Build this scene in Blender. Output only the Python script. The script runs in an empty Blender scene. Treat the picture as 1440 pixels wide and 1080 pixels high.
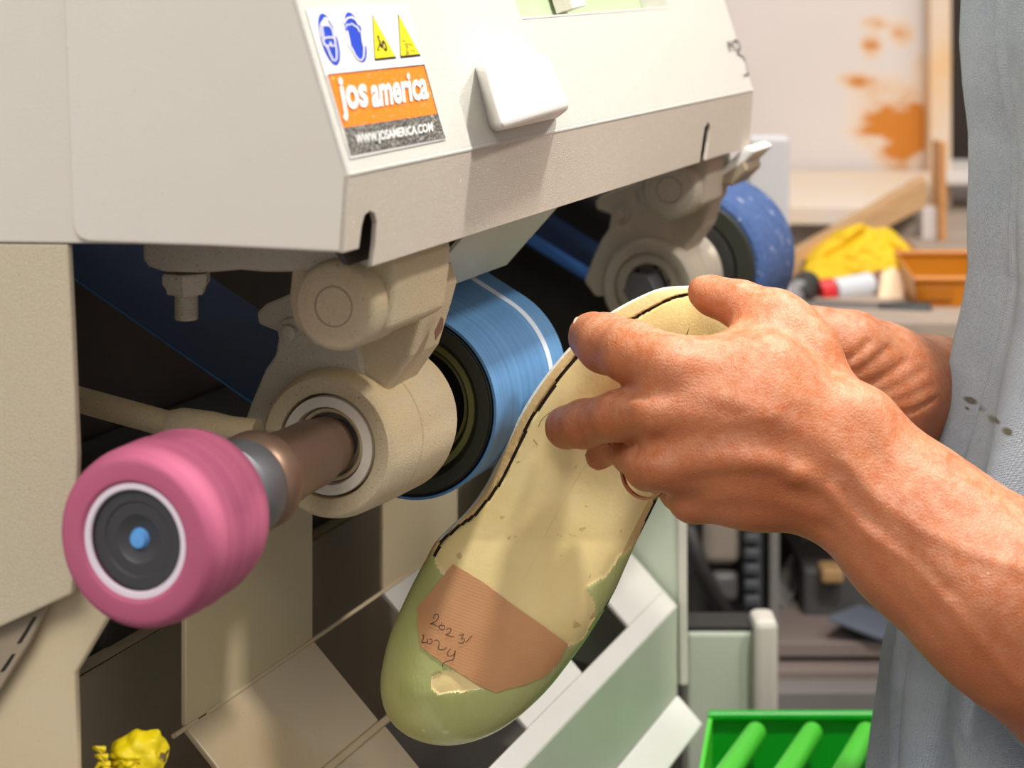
import bpy, bmesh, math, random
import numpy as np
from mathutils import Vector, Matrix, noise as mnoise
random.seed(7)
S = bpy.context.scene
COL = S.collection

# ------------------------------------------------------------------ camera, world, lights
F = 2894.0            # focal length in pixels of the 1440x1080 frame
HZ = -25.0            # pixel row of the horizon (lens shifted down)
H = 1.35              # camera height
cd = bpy.data.cameras.new('camera'); cam = bpy.data.objects.new('camera', cd); COL.objects.link(cam)
cam.location = (0, 0, H); cam.rotation_euler = (math.pi/2, 0, 0)
cd.sensor_width = 36; cd.lens = F/1440*36; cd.shift_y = -(540-HZ)/1440
cd.clip_start = .05; cd.clip_end = 60
cd.dof.use_dof = True; cd.dof.focus_distance = .97; cd.dof.aperture_fstop = 11
S.camera = cam
S.view_settings.view_transform = 'Standard'; S.view_settings.look = 'None'
S.view_settings.gamma = 1; S.view_settings.use_curve_mapping = False
S.view_settings.exposure = 0.0

w = bpy.data.worlds.new('world'); S.world = w; w.use_nodes = True
w.node_tree.nodes['Background'].inputs[0].default_value = (1.0, .965, .93, 1)
w.node_tree.nodes['Background'].inputs[1].default_value = .5

def area(name, loc, target, size, power, color=(1, 1, 1), sy=None):
    l = bpy.data.lights.new(name, 'AREA'); o = bpy.data.objects.new(name, l); COL.objects.link(o)
    l.energy = power; l.color = color; l.size = size
    if sy: l.shape = 'RECTANGLE'; l.size_y = sy
    o.location = loc
    d = Vector(target)-Vector(loc); o.rotation_euler = d.to_track_quat('-Z', 'Y').to_euler()
    return o
area('work_lamp', (.388, .877, 2.42), (.02, 1.05, 1.1), .09, 22, (1, .97, .92))
area('bench_lamp', (.90, .69, 2.29), (0, 1.05, 1.15), .12, 11, (1, .95, .88))
area('fill_light', (-.5, -.5, 2.5), (0, 1.1, 1.1), 1.4, 27, (1, .95, .90), .6)  # added soft fill from the camera side
area('fill_light', (.9, 2.0, 2.7), (.5, 2.4, 1.0), .8, 15, (1, .95, .90), .8)  # added fill over the background bench

# ------------------------------------------------------------------ frames and rays
VPX = 1780.0
TH = math.atan((VPX-720)/F)
EU = Vector((math.sin(TH), math.cos(TH), 0)); EV = Vector((math.cos(TH), -math.sin(TH), 0)); EW = Vector((0, 0, 1))
CAM = Vector((0, 0, H)); D0 = .75
def ray(px, py): return Vector(((px-720)/F, 1, (HZ-py)/F))
def P(px, py, Y): return CAM + ray(px, py)*Y
O = P(187, 762, D0)                       # front centre of the pink wheel, on the shaft axis
def uv(p): d = p-O; return d.dot(EU), d.dot(EV), d.z
def M(u, v, w_): return O+EU*u+EV*v+EW*w_
def hit(px, py, p0, n):
    r = ray(px, py); return CAM + r*((p0-CAM).dot(n)/r.dot(n))
def hu(px, py, u): return hit(px, py, O+EU*u, EU)
def hv(px, py, v): return hit(px, py, O+EV*v, EV)
def axis_u(ratio): return D0*(ratio-1)/math.cos(TH)     # distance along the shaft for a depth ratio
DU = axis_u(1.626)                        # spacing of the two sanding units

# ------------------------------------------------------------------ materials
def mat(name, color, rough=.5, metal=0, c2=None, scale=40, amount=.5, bump=0, bscale=400, sub=0, coat=0,
        speck=None, speck_scale=600, speck_t=.68, dust=None, dust_amt=.5, dust_scale=60, coords='Object', emit=None, stretch=None):
    m = bpy.data.materials.new(name); m.use_nodes = True; nt = m.node_tree; N = nt.nodes; L = nt.links
    b = N['Principled BSDF']
    b.inputs['Roughness'].default_value = rough; b.inputs['Metallic'].default_value = metal
    tc = N.new('ShaderNodeTexCoord'); mp = N.new('ShaderNodeMapping'); L.new(tc.outputs[coords], mp.inputs[0])
    if stretch: mp.inputs['Scale'].default_value = stretch
    vec = mp.outputs[0]
    def nz(sc, det=4, r=.6):
        n = N.new('ShaderNodeTexNoise'); n.inputs['Scale'].default_value = sc; n.inputs['Detail'].default_value = det
        n.inputs['Roughness'].default_value = r; L.new(vec, n.inputs['Vector']); return n.outputs['Fac']
    def ramp(src, lo, hi):
        r = N.new('ShaderNodeMapRange'); r.inputs[1].default_value = lo; r.inputs[2].default_value = hi
        L.new(src, r.inputs[0]); return r.outputs[0]
    def mix(fac, a, c):
        x = N.new('ShaderNodeMix'); x.data_type = 'RGBA'
        L.new(fac, x.inputs[0]) if not isinstance(fac, float) else setattr(x.inputs[0], 'default_value', fac)
        for s, k in ((a, 6), (c, 7)):
            if isinstance(s, tuple): x.inputs[k].default_value = (*s, 1)
            else: L.new(s, x.inputs[k])
        return x.outputs[2]
    col = color
    if c2: col = mix(ramp(nz(scale), .5-amount*.5, .5+amount*.5), color, c2)
    if dust:
        g = N.new('ShaderNodeNewGeometry'); sx = N.new('ShaderNodeSeparateXYZ'); L.new(g.outputs['Normal'], sx.inputs[0])
        up = ramp(sx.outputs[2], -.6, 1.0)
        a = N.new('ShaderNodeMath'); a.operation = 'MULTIPLY'; L.new(up, a.inputs[0]); L.new(ramp(nz(dust_scale, 8, .75), .38, .62), a.inputs[1])
        a2 = N.new('ShaderNodeMath'); a2.operation = 'MULTIPLY'; L.new(a.outputs[0], a2.inputs[0]); a2.inputs[1].default_value = dust_amt
        col = mix(a2.outputs[0], col, dust)
    if speck: col = mix(ramp(nz(speck_scale, 2, .5), speck_t, speck_t+.04), col, speck)
    if isinstance(col, tuple): b.inputs['Base Color'].default_value = (*col, 1)
    else: L.new(col, b.inputs['Base Color'])
    if bump:
        bp = N.new('ShaderNodeBump'); bp.inputs['Strength'].default_value = bump; bp.inputs['Distance'].default_value = .001
        L.new(nz(bscale, 3), bp.inputs['Height']); L.new(bp.outputs[0], b.inputs['Normal'])
    if sub:
        b.inputs['Subsurface Weight'].default_value = sub; b.inputs['Subsurface Radius'].default_value = (.008, .003, .0015)
        b.inputs['Subsurface Scale'].default_value = 1
    if coat: b.inputs['Coat Weight'].default_value = coat; b.inputs['Coat Roughness'].default_value = .1
    return m
def sc(r, g, b):   # sRGB bytes to linear
    f = lambda c: c/12.92 if c <= .04045 else ((c+.055)/1.055)**2.4
    return (f(r/255), f(g/255), f(b/255))

DUSTC = sc(226, 208, 176)
M_hood = mat('cream_paint', sc(210, 203, 192), .38, c2=sc(216, 211, 201), scale=6, bump=.3, bscale=2400, speck=sc(170, 150, 120), speck_scale=1100, speck_t=.74)
M_hoodf = mat('cream_paint_dusty', sc(203, 201, 192), .5, c2=sc(216, 214, 206), scale=900, bump=.8, bscale=2600, dust=sc(226, 214, 196), dust_amt=.35, dust_scale=700)
M_strip = mat('cream_paint_shaded', sc(194, 182, 166), .45, c2=sc(212, 202, 188), scale=1100, bump=.8, bscale=2600, speck=sc(245, 240, 230), speck_scale=500, speck_t=.7)  # strip catches less light; that shade is put into its darker base
M_col = mat('cream_paint_speckled', sc(196, 182, 154), .6, c2=sc(208, 198, 172), scale=900, bump=.6, bscale=2200, speck=sc(120, 92, 66), speck_scale=950, speck_t=.71)
M_tray = mat('beige_tray_paint', sc(206, 192, 164), .35, c2=sc(210, 194, 160), scale=9, bump=.15, bscale=1700, dust=sc(206, 172, 120), dust_amt=.55, dust_scale=9, speck=sc(150, 120, 84), speck_scale=600, speck_t=.745)
M_tray_lit = mat('tray_paint_lit', sc(222, 220, 214), .3, c2=sc(212, 210, 203), scale=12)  # same tray paint where light falls, brightness put into the colour
M_green = mat('pale_green_paint', sc(186, 196, 176), .4, c2=sc(200, 206, 190), scale=9)
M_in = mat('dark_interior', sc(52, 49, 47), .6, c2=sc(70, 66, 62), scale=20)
M_in2 = mat('grey_interior', sc(146, 134, 116), .4, c2=sc(160, 144, 122), scale=14, dust=sc(170, 150, 120), dust_amt=.3)
M_black = mat('black_rubber', sc(34, 33, 32), .55, c2=sc(48, 46, 42), scale=60)
M_cast = mat('dusty_casting', sc(212, 194, 160), .8, c2=sc(224, 208, 176), scale=700, bump=.8, bscale=1600, dust=sc(226, 196, 142), dust_amt=.9, dust_scale=40, speck=sc(110, 86, 62), speck_scale=1000, speck_t=.70)
M_castg = mat('grey_casting', sc(196, 187, 168), .6, c2=sc(198, 192, 178), scale=200, bump=.5, bscale=700, dust=sc(214, 196, 164), dust_amt=.5, speck=sc(96, 78, 60), speck_scale=1000, speck_t=.66)
M_face = mat('bearing_face', sc(222, 214, 198), .5, c2=sc(232, 226, 212), scale=60, bump=.3, dust=DUSTC, dust_amt=.5)
M_steel = mat('dull_steel', sc(132, 132, 138), .5, .8)
M_brown = mat('bronze_sleeve', sc(146, 118, 100), .42, .7)
M_pink = mat('pink_abrasive', sc(186, 96, 124), .75, c2=sc(168, 78, 112), scale=5, amount=.4, bump=.25, bscale=60, stretch=(1, 30, 1), coords='Object')
M_hub = mat('dark_hub', sc(70, 70, 72), .45, .3)
M_wring = mat('pale_ring', sc(226, 214, 226), .5)
M_bluedot = mat('screw_blue_glint', sc(96, 160, 226), .3)  # blue reflection on the screw head, painted as its colour
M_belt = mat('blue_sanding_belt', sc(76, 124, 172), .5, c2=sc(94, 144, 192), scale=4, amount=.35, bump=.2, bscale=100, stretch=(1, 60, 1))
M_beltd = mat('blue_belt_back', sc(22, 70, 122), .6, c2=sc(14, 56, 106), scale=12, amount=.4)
M_beltline = mat('white_belt_line', sc(206, 214, 228), .6)
M_yrub = mat('olive_rubber', sc(96, 96, 40), .45)
M_grn2 = mat('olive_black_rubber', sc(44, 48, 38), .5)
M_blue2 = mat('blue_stone', sc(48, 76, 128), .85, c2=sc(74, 100, 148), scale=120, bump=1.2, bscale=260, speck=sc(150, 156, 176), speck_scale=120, speck_t=.66)
M_white = mat('white_plastic', sc(236, 236, 232), .45, bump=.3, bscale=1200, c2=sc(228, 226, 218), scale=600)
M_stk = mat('sticker_white', sc(232, 230, 226), .35)
M_sblue = mat('sticker_blue', sc(24, 60, 178), .4)
M_syel = mat('sticker_yellow', sc(236, 214, 20), .4)
M_sora = mat('sticker_orange', sc(244, 122, 14), .4, speck=sc(240, 200, 160), speck_scale=900, speck_t=.66)
M_sblk = mat('sticker_black', sc(52, 50, 48), .5, speck=sc(190, 186, 174), speck_scale=1400, speck_t=.56)
M_ink = mat('black_ink', sc(34, 32, 32), .5)
M_grnplastic = mat('green_plastic', sc(0, 168, 26), .35)
M_grnlight = mat('light_green_plastic', sc(86, 222, 60), .35)

# ------------------------------------------------------------------ object helpers
WM = {}
def empty(name, loc, rz=0, label=None, cat=None, group=None):
    o = bpy.data.objects.new(name, None); COL.objects.link(o); o.empty_display_size = .05
    o.location = loc; o.rotation_euler = (0, 0, rz); WM[o.name] = Matrix.Translation(Vector(loc)) @ Matrix.Rotation(rz, 4, 'Z')
    if label: tag(o, label, cat, group)
    return o
def tag(o, label, cat, group=None):
    o['label'] = label; o['category'] = cat
    if group: o['group'] = group
    return o
def mesh(name, verts, faces, m, parent=None, smooth=False, bevel=0, seg=2, label=None):
    verts = [Vector(v) for v in verts]
    lo = Vector((min(v[i] for v in verts) for i in range(3))); hi = Vector((max(v[i] for v in verts) for i in range(3)))
    c = (lo+hi)/2
    R = WM[parent.name].to_quaternion().to_matrix().to_4x4() if parent else Matrix()
    W = Matrix.Translation(c) @ R; Wi = W.inverted()
    me = bpy.data.meshes.new(name); me.from_pydata([Wi @ v for v in verts], [], faces); me.validate()
    bm = bmesh.new(); bm.from_mesh(me); bmesh.ops.recalc_face_normals(bm, faces=bm.faces); bm.to_mesh(me); bm.free()
    o = bpy.data.objects.new(name, me); COL.objects.link(o); me.materials.append(m)
    if parent: o.parent = parent; o.matrix_local = WM[parent.name].inverted() @ W
    else: o.matrix_local = W
    WM[o.name] = W
    if smooth:
        me.polygons.foreach_set('use_smooth', [True]*len(me.polygons))
        if smooth != 'full': me.set_sharp_from_angle(angle=math.radians(38))
    if bevel:
        b = o.modifiers.new('bevel', 'BEVEL'); b.width = bevel; b.segments = seg; b.limit_method = 'ANGLE'; b.angle_limit = math.radians(35)
    if label: o['label'] = label
    return o
def prism(name, pts, ext, m, parent=None, bevel=.0006, **k):
    n = len(pts); pts = [Vector(p) for p in pts]; ext = Vector(ext)
    return mesh(name, pts+[p+ext for p in pts], [list(range(n)), list(range(2*n-1, n-1, -1))]+[[i, (i+1) % n, n+(i+1) % n, n+i] for i in range(n)], m, parent, bevel=bevel, **k)
def frame_of(ax):
    ax = ax.normalized(); a = Vector((0, 0, 1)) if abs(ax.z) < .9 else Vector((1, 0, 0))
    x = a.cross(ax).normalized(); return x, ax.cross(x), ax
def lathe(name, p0, ax, prof, m, parent=None, n=64, smooth=True, ring=False, **k):
    if ring or name.endswith('_ring') or name == 'bearing_seal': prof = list(prof)+[prof[0]]; ring = True
    x, y, z = frame_of(ax); V = []; Fc = []
    for (a, r) in prof:
        for i in range(n):
            t = 2*math.pi*i/n; V.append(p0+z*a+(x*math.cos(t)+y*math.sin(t))*max(r, 1e-5))
    for j in range(len(prof)-1):
        for i in range(n):
            Fc.append([j*n+i, j*n+(i+1) % n, (j+1)*n+(i+1) % n, (j+1)*n+i])
    if not ring: Fc.append(list(range(n))[::-1]); Fc.append([(len(prof)-1)*n+i for i in range(n)])
    return mesh(name, V, Fc, m, parent, smooth=smooth, **k)
def tube(name, pts, r, m, parent=None, n=12, **k):
    pts = [Vector(p) for p in pts]; V = []; Fc = []
    rr = r if isinstance(r, (list, tuple)) else [r]*len(pts); px = None
    for j, p in enumerate(pts):
        d = (pts[min(j+1, len(pts)-1)]-pts[max(j-1, 0)]).normalized()
        if px is None: px, _, _ = frame_of(d)
        px = (px-d*px.dot(d)).normalized(); py = d.cross(px)
        for i in range(n):
            t = 2*math.pi*i/n; V.append(p+(px*math.cos(t)+py*math.sin(t))*rr[j])
    for j in range(len(pts)-1):
        for i in range(n): Fc.append([j*n+i, j*n+(i+1) % n, (j+1)*n+(i+1) % n, (j+1)*n+i])
    Fc.append(list(range(n))[::-1]); Fc.append([(len(pts)-1)*n+i for i in range(n)])
    return mesh(name, V, Fc, m, parent, smooth=True, **k)
def box(name, lo, hi, m, parent=None, bevel=.001, rz=0, **k):
    lo = Vector(lo); hi = Vector(hi); c = (lo+hi)/2; R = Matrix.Rotation(rz, 3, 'Z')
    V = [c+R @ (Vector((x, y, z))-c) for z in (lo.z, hi.z) for (x, y) in ((lo.x, lo.y), (hi.x, lo.y), (hi.x, hi.y), (lo.x, hi.y))]
    return mesh(name, V, [[3, 2, 1, 0], [4, 5, 6, 7], [0, 1, 5, 4], [1, 2, 6, 5], [2, 3, 7, 6], [3, 0, 4, 7]], m, parent, bevel=bevel, **k)
def text_mesh(body, offset=0, size=1, shear=0, res=3):
    c = bpy.data.curves.new('t', 'FONT'); c.body = body; c.size = size; c.offset = offset; c.shear = shear; c.resolution_u = res
    o = bpy.data.objects.new('t', c); COL.objects.link(o)
    dg = bpy.context.evaluated_depsgraph_get(); me = bpy.data.meshes.new_from_object(o.evaluated_get(dg))
    V = [v.co.copy() for v in me.vertices]; Fc = [list(p.vertices) for p in me.polygons]
    bpy.data.objects.remove(o); bpy.data.meshes.remove(me); bpy.data.curves.remove(c)
    return V, Fc
def structure(o): o['kind'] = 'structure'; return o

# ------------------------------------------------------------------ room shell
M_floor = mat('concrete_floor', sc(120, 114, 108), .6, c2=sc(98, 94, 90), scale=3)
M_wall = mat('wall_paint', sc(206, 196, 186), .7, c2=sc(214, 206, 198), scale=2)
structure(box('floor', (-3, -2, -.1), (4, 4.6, 0), M_floor, bevel=0))
structure(box('wall_back', (-3, 4.5, 0), (4, 4.6, 3), M_wall, bevel=0))

# ================================================================== SANDING MACHINE
mach = empty('sanding_machine', (O.x, O.y, 0), -TH, 'cream shoe sanding and grinding machine with pink wheel, blue belts and dusty steel housing', 'machine')
UH = uv(P(490, 245, 1.0146*D0))[0]
crN = hu(490, 245, UH)                      # near end of the crease
slopeTop = hu(417, 0, UH)
dS = (slopeTop-crN).normalized(); nS = EU.cross(dS).normalized()
if nS.dot(EV) < 0: nS = -nS
stripB = hu(483, 356, UH); dB = (stripB-crN).normalized(); nB = EU.cross(dB).normalized()
if nB.dot(EV) < 0: nB = -nB
hs = lambda px, py, off=0: hit(px, py, crN+nS*off, nS)
hb = lambda px, py, off=0: hit(px, py, crN+nB*off, nB)
uF = uv(hs(1060, 128))[0]                   # far end of the hood
upS = dS*.34                                # sloped face length
topN = crN+upS
# sloped front panel with the recess notch
a1 = hs(724, 0); a2 = hs(733, 24); a3 = hs(940, 9); a4 = hs(936, -8)
farC = crN+EU*(uF-UH)
def on_s(px, py, upto): # extend a point of the slope up the slope
    p = hs(px, py); return p+dS*upto
pts = [crN, farC, farC+upS, on_s(936, -8, .20), a3, a2, on_s(724, 0, .20), topN]
hood = prism('hood_front_panel', pts, -nS*.003, M_hoodf, mach, bevel=.001)
M_rec = mat('recess_green', sc(166, 182, 146), .5)
rb = [on_s(700, 40, .0), on_s(975, 30, 0), on_s(960, 0, .22), on_s(690, 0, .22)]
prism('recess_tray', [p-nS*.016 for p in rb], -nS*.002, M_rec, mach)
prism('recess_divider', [hs(782, 20, -.014), hs(802, 16, -.014), hs(802, 16, -.014)+dS*.2, hs(782, 20, -.014)+dS*.2], nS*.010, M_hood, mach)
for q1, q2 in ((a2, a3),):
    prism('recess_lip', [q1, q2, q2-nS*.016, q1-nS*.016], dS*-.002, M_hoodf, mach, bevel=.0005)
prism('recess_lip', [a3, a3+dS*.2, a3+dS*.2-nS*.016, a3-nS*.016], EU*.002, M_hoodf, mach, bevel=.0005)
prism('recess_lip', [a2, on_s(724, 0, .20), on_s(724, 0, .20)-nS*.016, a2-nS*.016], -EU*.002, M_hoodf, mach, bevel=.0005)
# lower strip with the two slots
st = [(490, 245), (483, 356), (505, 350), (509, 318), (513, 303), (520, 297), (527, 301), (530, 314), (528, 345), (524, 375)]
lowN = hb(524, 375); lowF = lowN+EU*(uF-uv(lowN)[0])
s2 = [(984, 0), (988, 200), (991, 180), (996, 172), (999, 178), (997, 200)]
def on_low(px):   # point of the strip's lower edge under pixel column px
    r = ray(px, 0); A = lowN; n = Vector((r.y, -r.x, 0)); t = (CAM-A).dot(n)/EU.dot(n); return A+EU*t
poly = [hb(*p) for p in st]+[on_low(984)]+[hb(*p) for p in s2[1:]]+[on_low(993), lowF, farC]
prism('hood_lower_strip', poly, -nB*.0022, M_strip, mach, bevel=.0004)
# crease roll
tube('crease', [crN-nS*.0012+EU*.0005, farC-nS*.0012], .0014, M_hoodf, mach)
sb_ = st and lowN
prism('slot_shade_sheet', [lowN-EV*.010, lowF-EV*.010, crN+EU*(uF-UH)-EV*.026-EW*.002, crN-EV*.026-EW*.002], -EV*.002, M_in, mach, bevel=0)  # dark sheet added so the hood slots look shaded
# end panels
eo = lambda px, py, k=0: hu(px, py, UH+k)
rc = [(100, 300), (101, 318), (105, 330), (112, 337), (124, 341)]
panel = [eo(490, 245), eo(483, 356), eo(300, 347)]+[eo(*p) for p in rc[::-1]]+[eo(88, 0), eo(80, -220), topN]
prism('end_panel', panel, EU*.003, M_hood, mach, bevel=.0014, seg=3)
back = [eo(490, 245, .0032), eo(485, 350, .0032), eo(300, 345, .0032), eo(0, 341, .0032), eo(-420, 336, .0032), eo(-420, -220, .0032), topN+EU*.0032]
prism('hood_side', back, EU*.003, M_hood, mach, bevel=.0008)
prism('hood_far_side', [p+EU*(uF-UH-.006) for p in back], EU*.003, M_hood, mach, bevel=.0008)
# hood inside partition that closes it to the back
vb_ = uv(eo(-420, 0, 0))[1]+.0
prism('hood_back', [M(UH+.004, vb_, -.02), M(uF, vb_, -.02), M(uF, vb_, .5), M(UH+.004, vb_, .5)], -EV*.003, M_hood, mach)
prism('hood_top', [topN, topN+EU*(uF-UH), M(uF, vb_, topN.z-O.z), M(UH, vb_, topN.z-O.z)], -EW*.003, M_hood, mach)
# square knob cover
k0 = [(670, 88), (771, 76), (803, 152), (697, 184)]
kt = [hs(*p, .016) for p in [(682, 90), (770, 76), (803, 153), (706, 184)]]
kb = [hs(*p, .0) for p in [(666, 88), (765, 72), (785, 168), (690, 186)]]
kn = mesh('knob_cover', kb+kt, [[0, 1, 2, 3], [4, 7, 6, 5], [0, 4, 5, 1], [1, 5, 6, 2], [2, 6, 7, 3], [3, 7, 4, 0]], M_white, mach, bevel=.0035, seg=4, smooth=True)
M_code = mat('grey_print', sc(92, 86, 84), .6)
def decal_quad(name, body, quad, fn, m, parent, off=.0, bold=0, asc=None):
    V, Fc = text_mesh(body, bold)
    x0 = min(v.x for v in V); x1 = max(v.x for v in V); y0 = min(v.y for v in V); y1 = max(v.y for v in V)
    out = []
    for v in V:
        s = (v.x-x0)/(x1-x0); t = (y1-v.y)/(y1-y0)
        a = Vector(quad[0]).lerp(Vector(quad[1]), s); b = Vector(quad[3]).lerp(Vector(quad[2]), s); q = a.lerp(b, t)
        out.append(fn(q.x, q.y))
    return mesh(name, out, Fc, m, parent)
decal_quad('lettering', 'IMO', [(1022, 58), (1034, 56), (1040, 72), (1026, 73)], lambda x, y: hs(x, y, .0004), M_code, mach)
decal_quad('lettering', '2', [(1032, 54), (1041, 57), (1046, 82), (1036, 76)], lambda x, y: hs(x, y, .0004), M_code, mach)
decal_quad('lettering', '...2', [(1040, 82), (1048, 80), (1054, 106), (1047, 109)], lambda x, y: hs(x, y, .0004), M_code, mach)

# ---- sticker
SQ = [(430, 13), (571, 7), (627, 196), (492, 223)]
sp = lambda x, y, o=.0006: hs(x, y, o)
stk = prism('safety_sticker', [sp(*p, .0003) for p in SQ], nS*.0003, M_stk, mach, bevel=0, label='white safety sticker with orange and black bands')
def flat(name, pxs, m, o=.0008, parent=None):
    return mesh(name, [sp(x, y, o) for x, y in pxs], [list(range(len(pxs)))], m, parent or stk)
def ell(c, ax, bx, n=40, a0=0, a1=2*math.pi):
    return [(c[0]+ax[0]*math.cos(a0+(a1-a0)*i/n)+bx[0]*math.sin(a0+(a1-a0)*i/n), c[1]+ax[1]*math.cos(a0+(a1-a0)*i/n)+bx[1]*math.sin(a0+(a1-a0)*i/n)) for i in range(n)]
def line(name, pxs, wd, m, o=.0011, closed=False):
    V = []; Fc = []; n = len(pxs)
    for i, p in enumerate(pxs):
        a = pxs[(i-1) % n] if closed or i else p; b = pxs[(i+1) % n] if closed or i < n-1 else p
        dx, dy = b[0]-a[0], b[1]-a[1]; l = math.hypot(dx, dy) or 1; nx, ny = -dy/l*wd/2, dx/l*wd/2
        V += [sp(p[0]+nx, p[1]+ny, o), sp(p[0]-nx, p[1]-ny, o)]
    for i in range(n if closed else n-1):
        j = (i+1) % n; Fc.append([2*i, 2*j, 2*j+1, 2*i+1])
    return mesh(name, V, Fc, m, stk)
K = 4.695
z8 = lambda L: [(420+x/K, y/K) for x, y in L]          # pixels measured on an enlarged view of the sticker
flat('goggles_sign', ell((420+202/K, 259/K), (62/K, 30/K*0+18/K), (40/K*1.0, 172/K)), M_sblue)
flat('ear_muffs_sign', ell((420+377/K, 245/K), (62/K, 14/K), (42/K, 166/K)), M_sblue)
for L in ([(150, 150), (140, 190), (150, 250), (165, 240), (155, 185), (165, 165), (205, 170), (222, 190), (232, 240), (245, 240), (236, 180), (210, 135), (180, 120), (150, 150)],):
    line('pictogram', z8(L), 1.7, M_stk)
flat('pictogram', z8([(150, 160), (165, 118), (185, 115), (195, 150), (215, 160), (180, 160), (160, 168)]), M_stk, .0011)
line('pictogram', z8([(160, 255), (200, 245), (240, 250), (243, 300), (222, 305), (208, 275), (204, 300), (184, 305), (165, 285), (160, 255)]), 2.0, M_stk)
line('pictogram', z8([(186, 300), (205, 350), (225, 395), (243, 402), (252, 380), (250, 320), (243, 290)]), 1.7, M_stk)
line('pictogram', z8([(300, 150), (320, 120), (350, 112), (380, 130), (400, 165)]), 2.2, M_stk)
line('pictogram', z8([(312, 185), (315, 160), (335, 165), (350, 155), (370, 170), (390, 180), (402, 210)]), 1.5, M_stk)
flat('pictogram', z8([(312, 200), (325, 205), (345, 300), (340, 318), (322, 290)]), M_stk, .0011)
flat('pictogram', z8([(410, 195), (428, 215), (442, 300), (428, 312), (418, 270)]), M_stk, .0011)
line('pictogram', z8([(348, 310), (370, 360), (395, 392), (415, 398), (430, 375), (432, 310)]), 1.7, M_stk)
for tri in ([(486, 92), (502, 402), (648, 386)], [(656, 86), (672, 385), (808, 370)]):
    c = (sum(p[0] for p in tri)/3, sum(p[1] for p in tri)/3)
    flat('warning_triangle', z8(tri), M_ink, .0008)
    flat('warning_triangle', z8([(c[0]+(x-c[0])*.90, c[1]-6+(y-c[1])*.90) for x, y in tri]), M_syel, .0010)
flat('pictogram', ell((420+568/K, 300/K), (14/K, 4/K), (10/K, 38/K), 24), M_ink, .0013)
flat('pictogram', ell((420+566/K, 305/K), (5/K, 1/K), (4/K, 16/K), 24), M_syel, .0014)
flat('pictogram', ell((420+545/K, 300/K), (9/K, 4/K), (4/K, 16/K), 16), M_ink, .0012)
flat('pictogram', ell((420+526/K, 243/K), (7/K, 2/K), (3/K, 14/K), 16), M_ink, .0012)
line('pictogram', z8([(528, 258), (540, 275), (532, 300), (522, 325)]), 1.8, M_ink, .0013)
line('pictogram', z8([(522, 325), (535, 332)]), 1.6, M_ink, .0013)
for L in ([(682, 272), (700, 268)], [(704, 262), (704, 276)], [(700, 290), (720, 286), (745, 292), (748, 305)], [(702, 304), (722, 300)], [(706, 318), (724, 314), (722, 300)], [(708, 334), (726, 330)], [(706, 356), (735, 350)], [(738, 330), (765, 334), (762, 346)], [(712, 345), (730, 342)]):
    line('pictogram', z8(L), .9, M_ink, .0013)
flat('orange_band', z8([(192, 490), (828, 425), (920, 755), (296, 842)]), M_sora)
flat('black_band', z8([(296, 842), (920, 750), (972, 912), (345, 1030)]), M_sblk)
line('band_edge', z8([(192, 492), (828, 428)]), 1.6, M_ink, .0010)
line('band_edge', z8([(828, 425), (925, 770)]), .9, M_ink, .0010)
line('band_edge', z8([(194, 495), (296, 842)]), .7, M_ink, .0010)
def zq(q): return z8(q)
decal_quad('lettering', 'jos', zq([(246, 512), (440, 500), (470, 770), (300, 806)]), lambda x, y: sp(x-.0, y+.9, .0010), M_ink, stk, bold=.03)
decal_quad('lettering', 'jos', zq([(246, 512), (440, 500), (470, 770), (300, 806)]), lambda x, y: sp(x, y, .0013), M_stk, stk, bold=.03)
decal_quad('lettering', 'america', zq([(470, 512), (836, 468), (862, 652), (488, 712)]), lambda x, y: sp(x, y+.9, .0010), M_ink, stk, bold=.03)
decal_quad('lettering', 'america', zq([(470, 512), (836, 468), (862, 652), (488, 712)]), lambda x, y: sp(x, y, .0013), M_stk, stk, bold=.03)
decal_quad('lettering', 'WWW.JOSAMERICA.COM', zq([(372, 888), (882, 808), (892, 884), (388, 972)]), lambda x, y: sp(x, y, .0012), M_stk, stk, bold=.025)

# ---- near column and lower plates
UC = UH+.004
prism('column_panel', [hu(*p, UC) for p in [(-420, 338), (95, 343), (101, 470), (108, 640), (103, 800), (100, 836), (0, 882), (-420, 1070)]], EU*.004, M_col, mach, bevel=.001)
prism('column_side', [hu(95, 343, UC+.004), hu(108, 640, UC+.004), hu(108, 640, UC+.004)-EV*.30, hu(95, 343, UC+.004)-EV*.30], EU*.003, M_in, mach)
prism('column_gusset', [hu(*p, UC+.006) for p in [(-60, 905), (40, 860), (66, 852), (40, 905), (0, 968), (-60, 1060)]], EU*.003, M_in2, mach, bevel=.0006)
for a, b in (((24, 905), (47, 868)), ((0, 945), (17, 920))):
    g = hu(*a, UC+.0056); g2 = hu(*b, UC+.0056); n_ = Vector((.003, 0, .0006))
    prism('gusset_slot', [g, g2, g2+n_*.5, g+n_*.8], EU*-.0003, M_black, mach, bevel=0)
prism('column_foot', [hu(*p, UC+.012) for p in [(-420, 1400), (-420, 830), (60, 780), (185, 780), (190, 825), (152, 868), (105, 948), (107, 1010), (113, 1400)]], EU*.004, M_tray, mach, bevel=.001)

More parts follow.
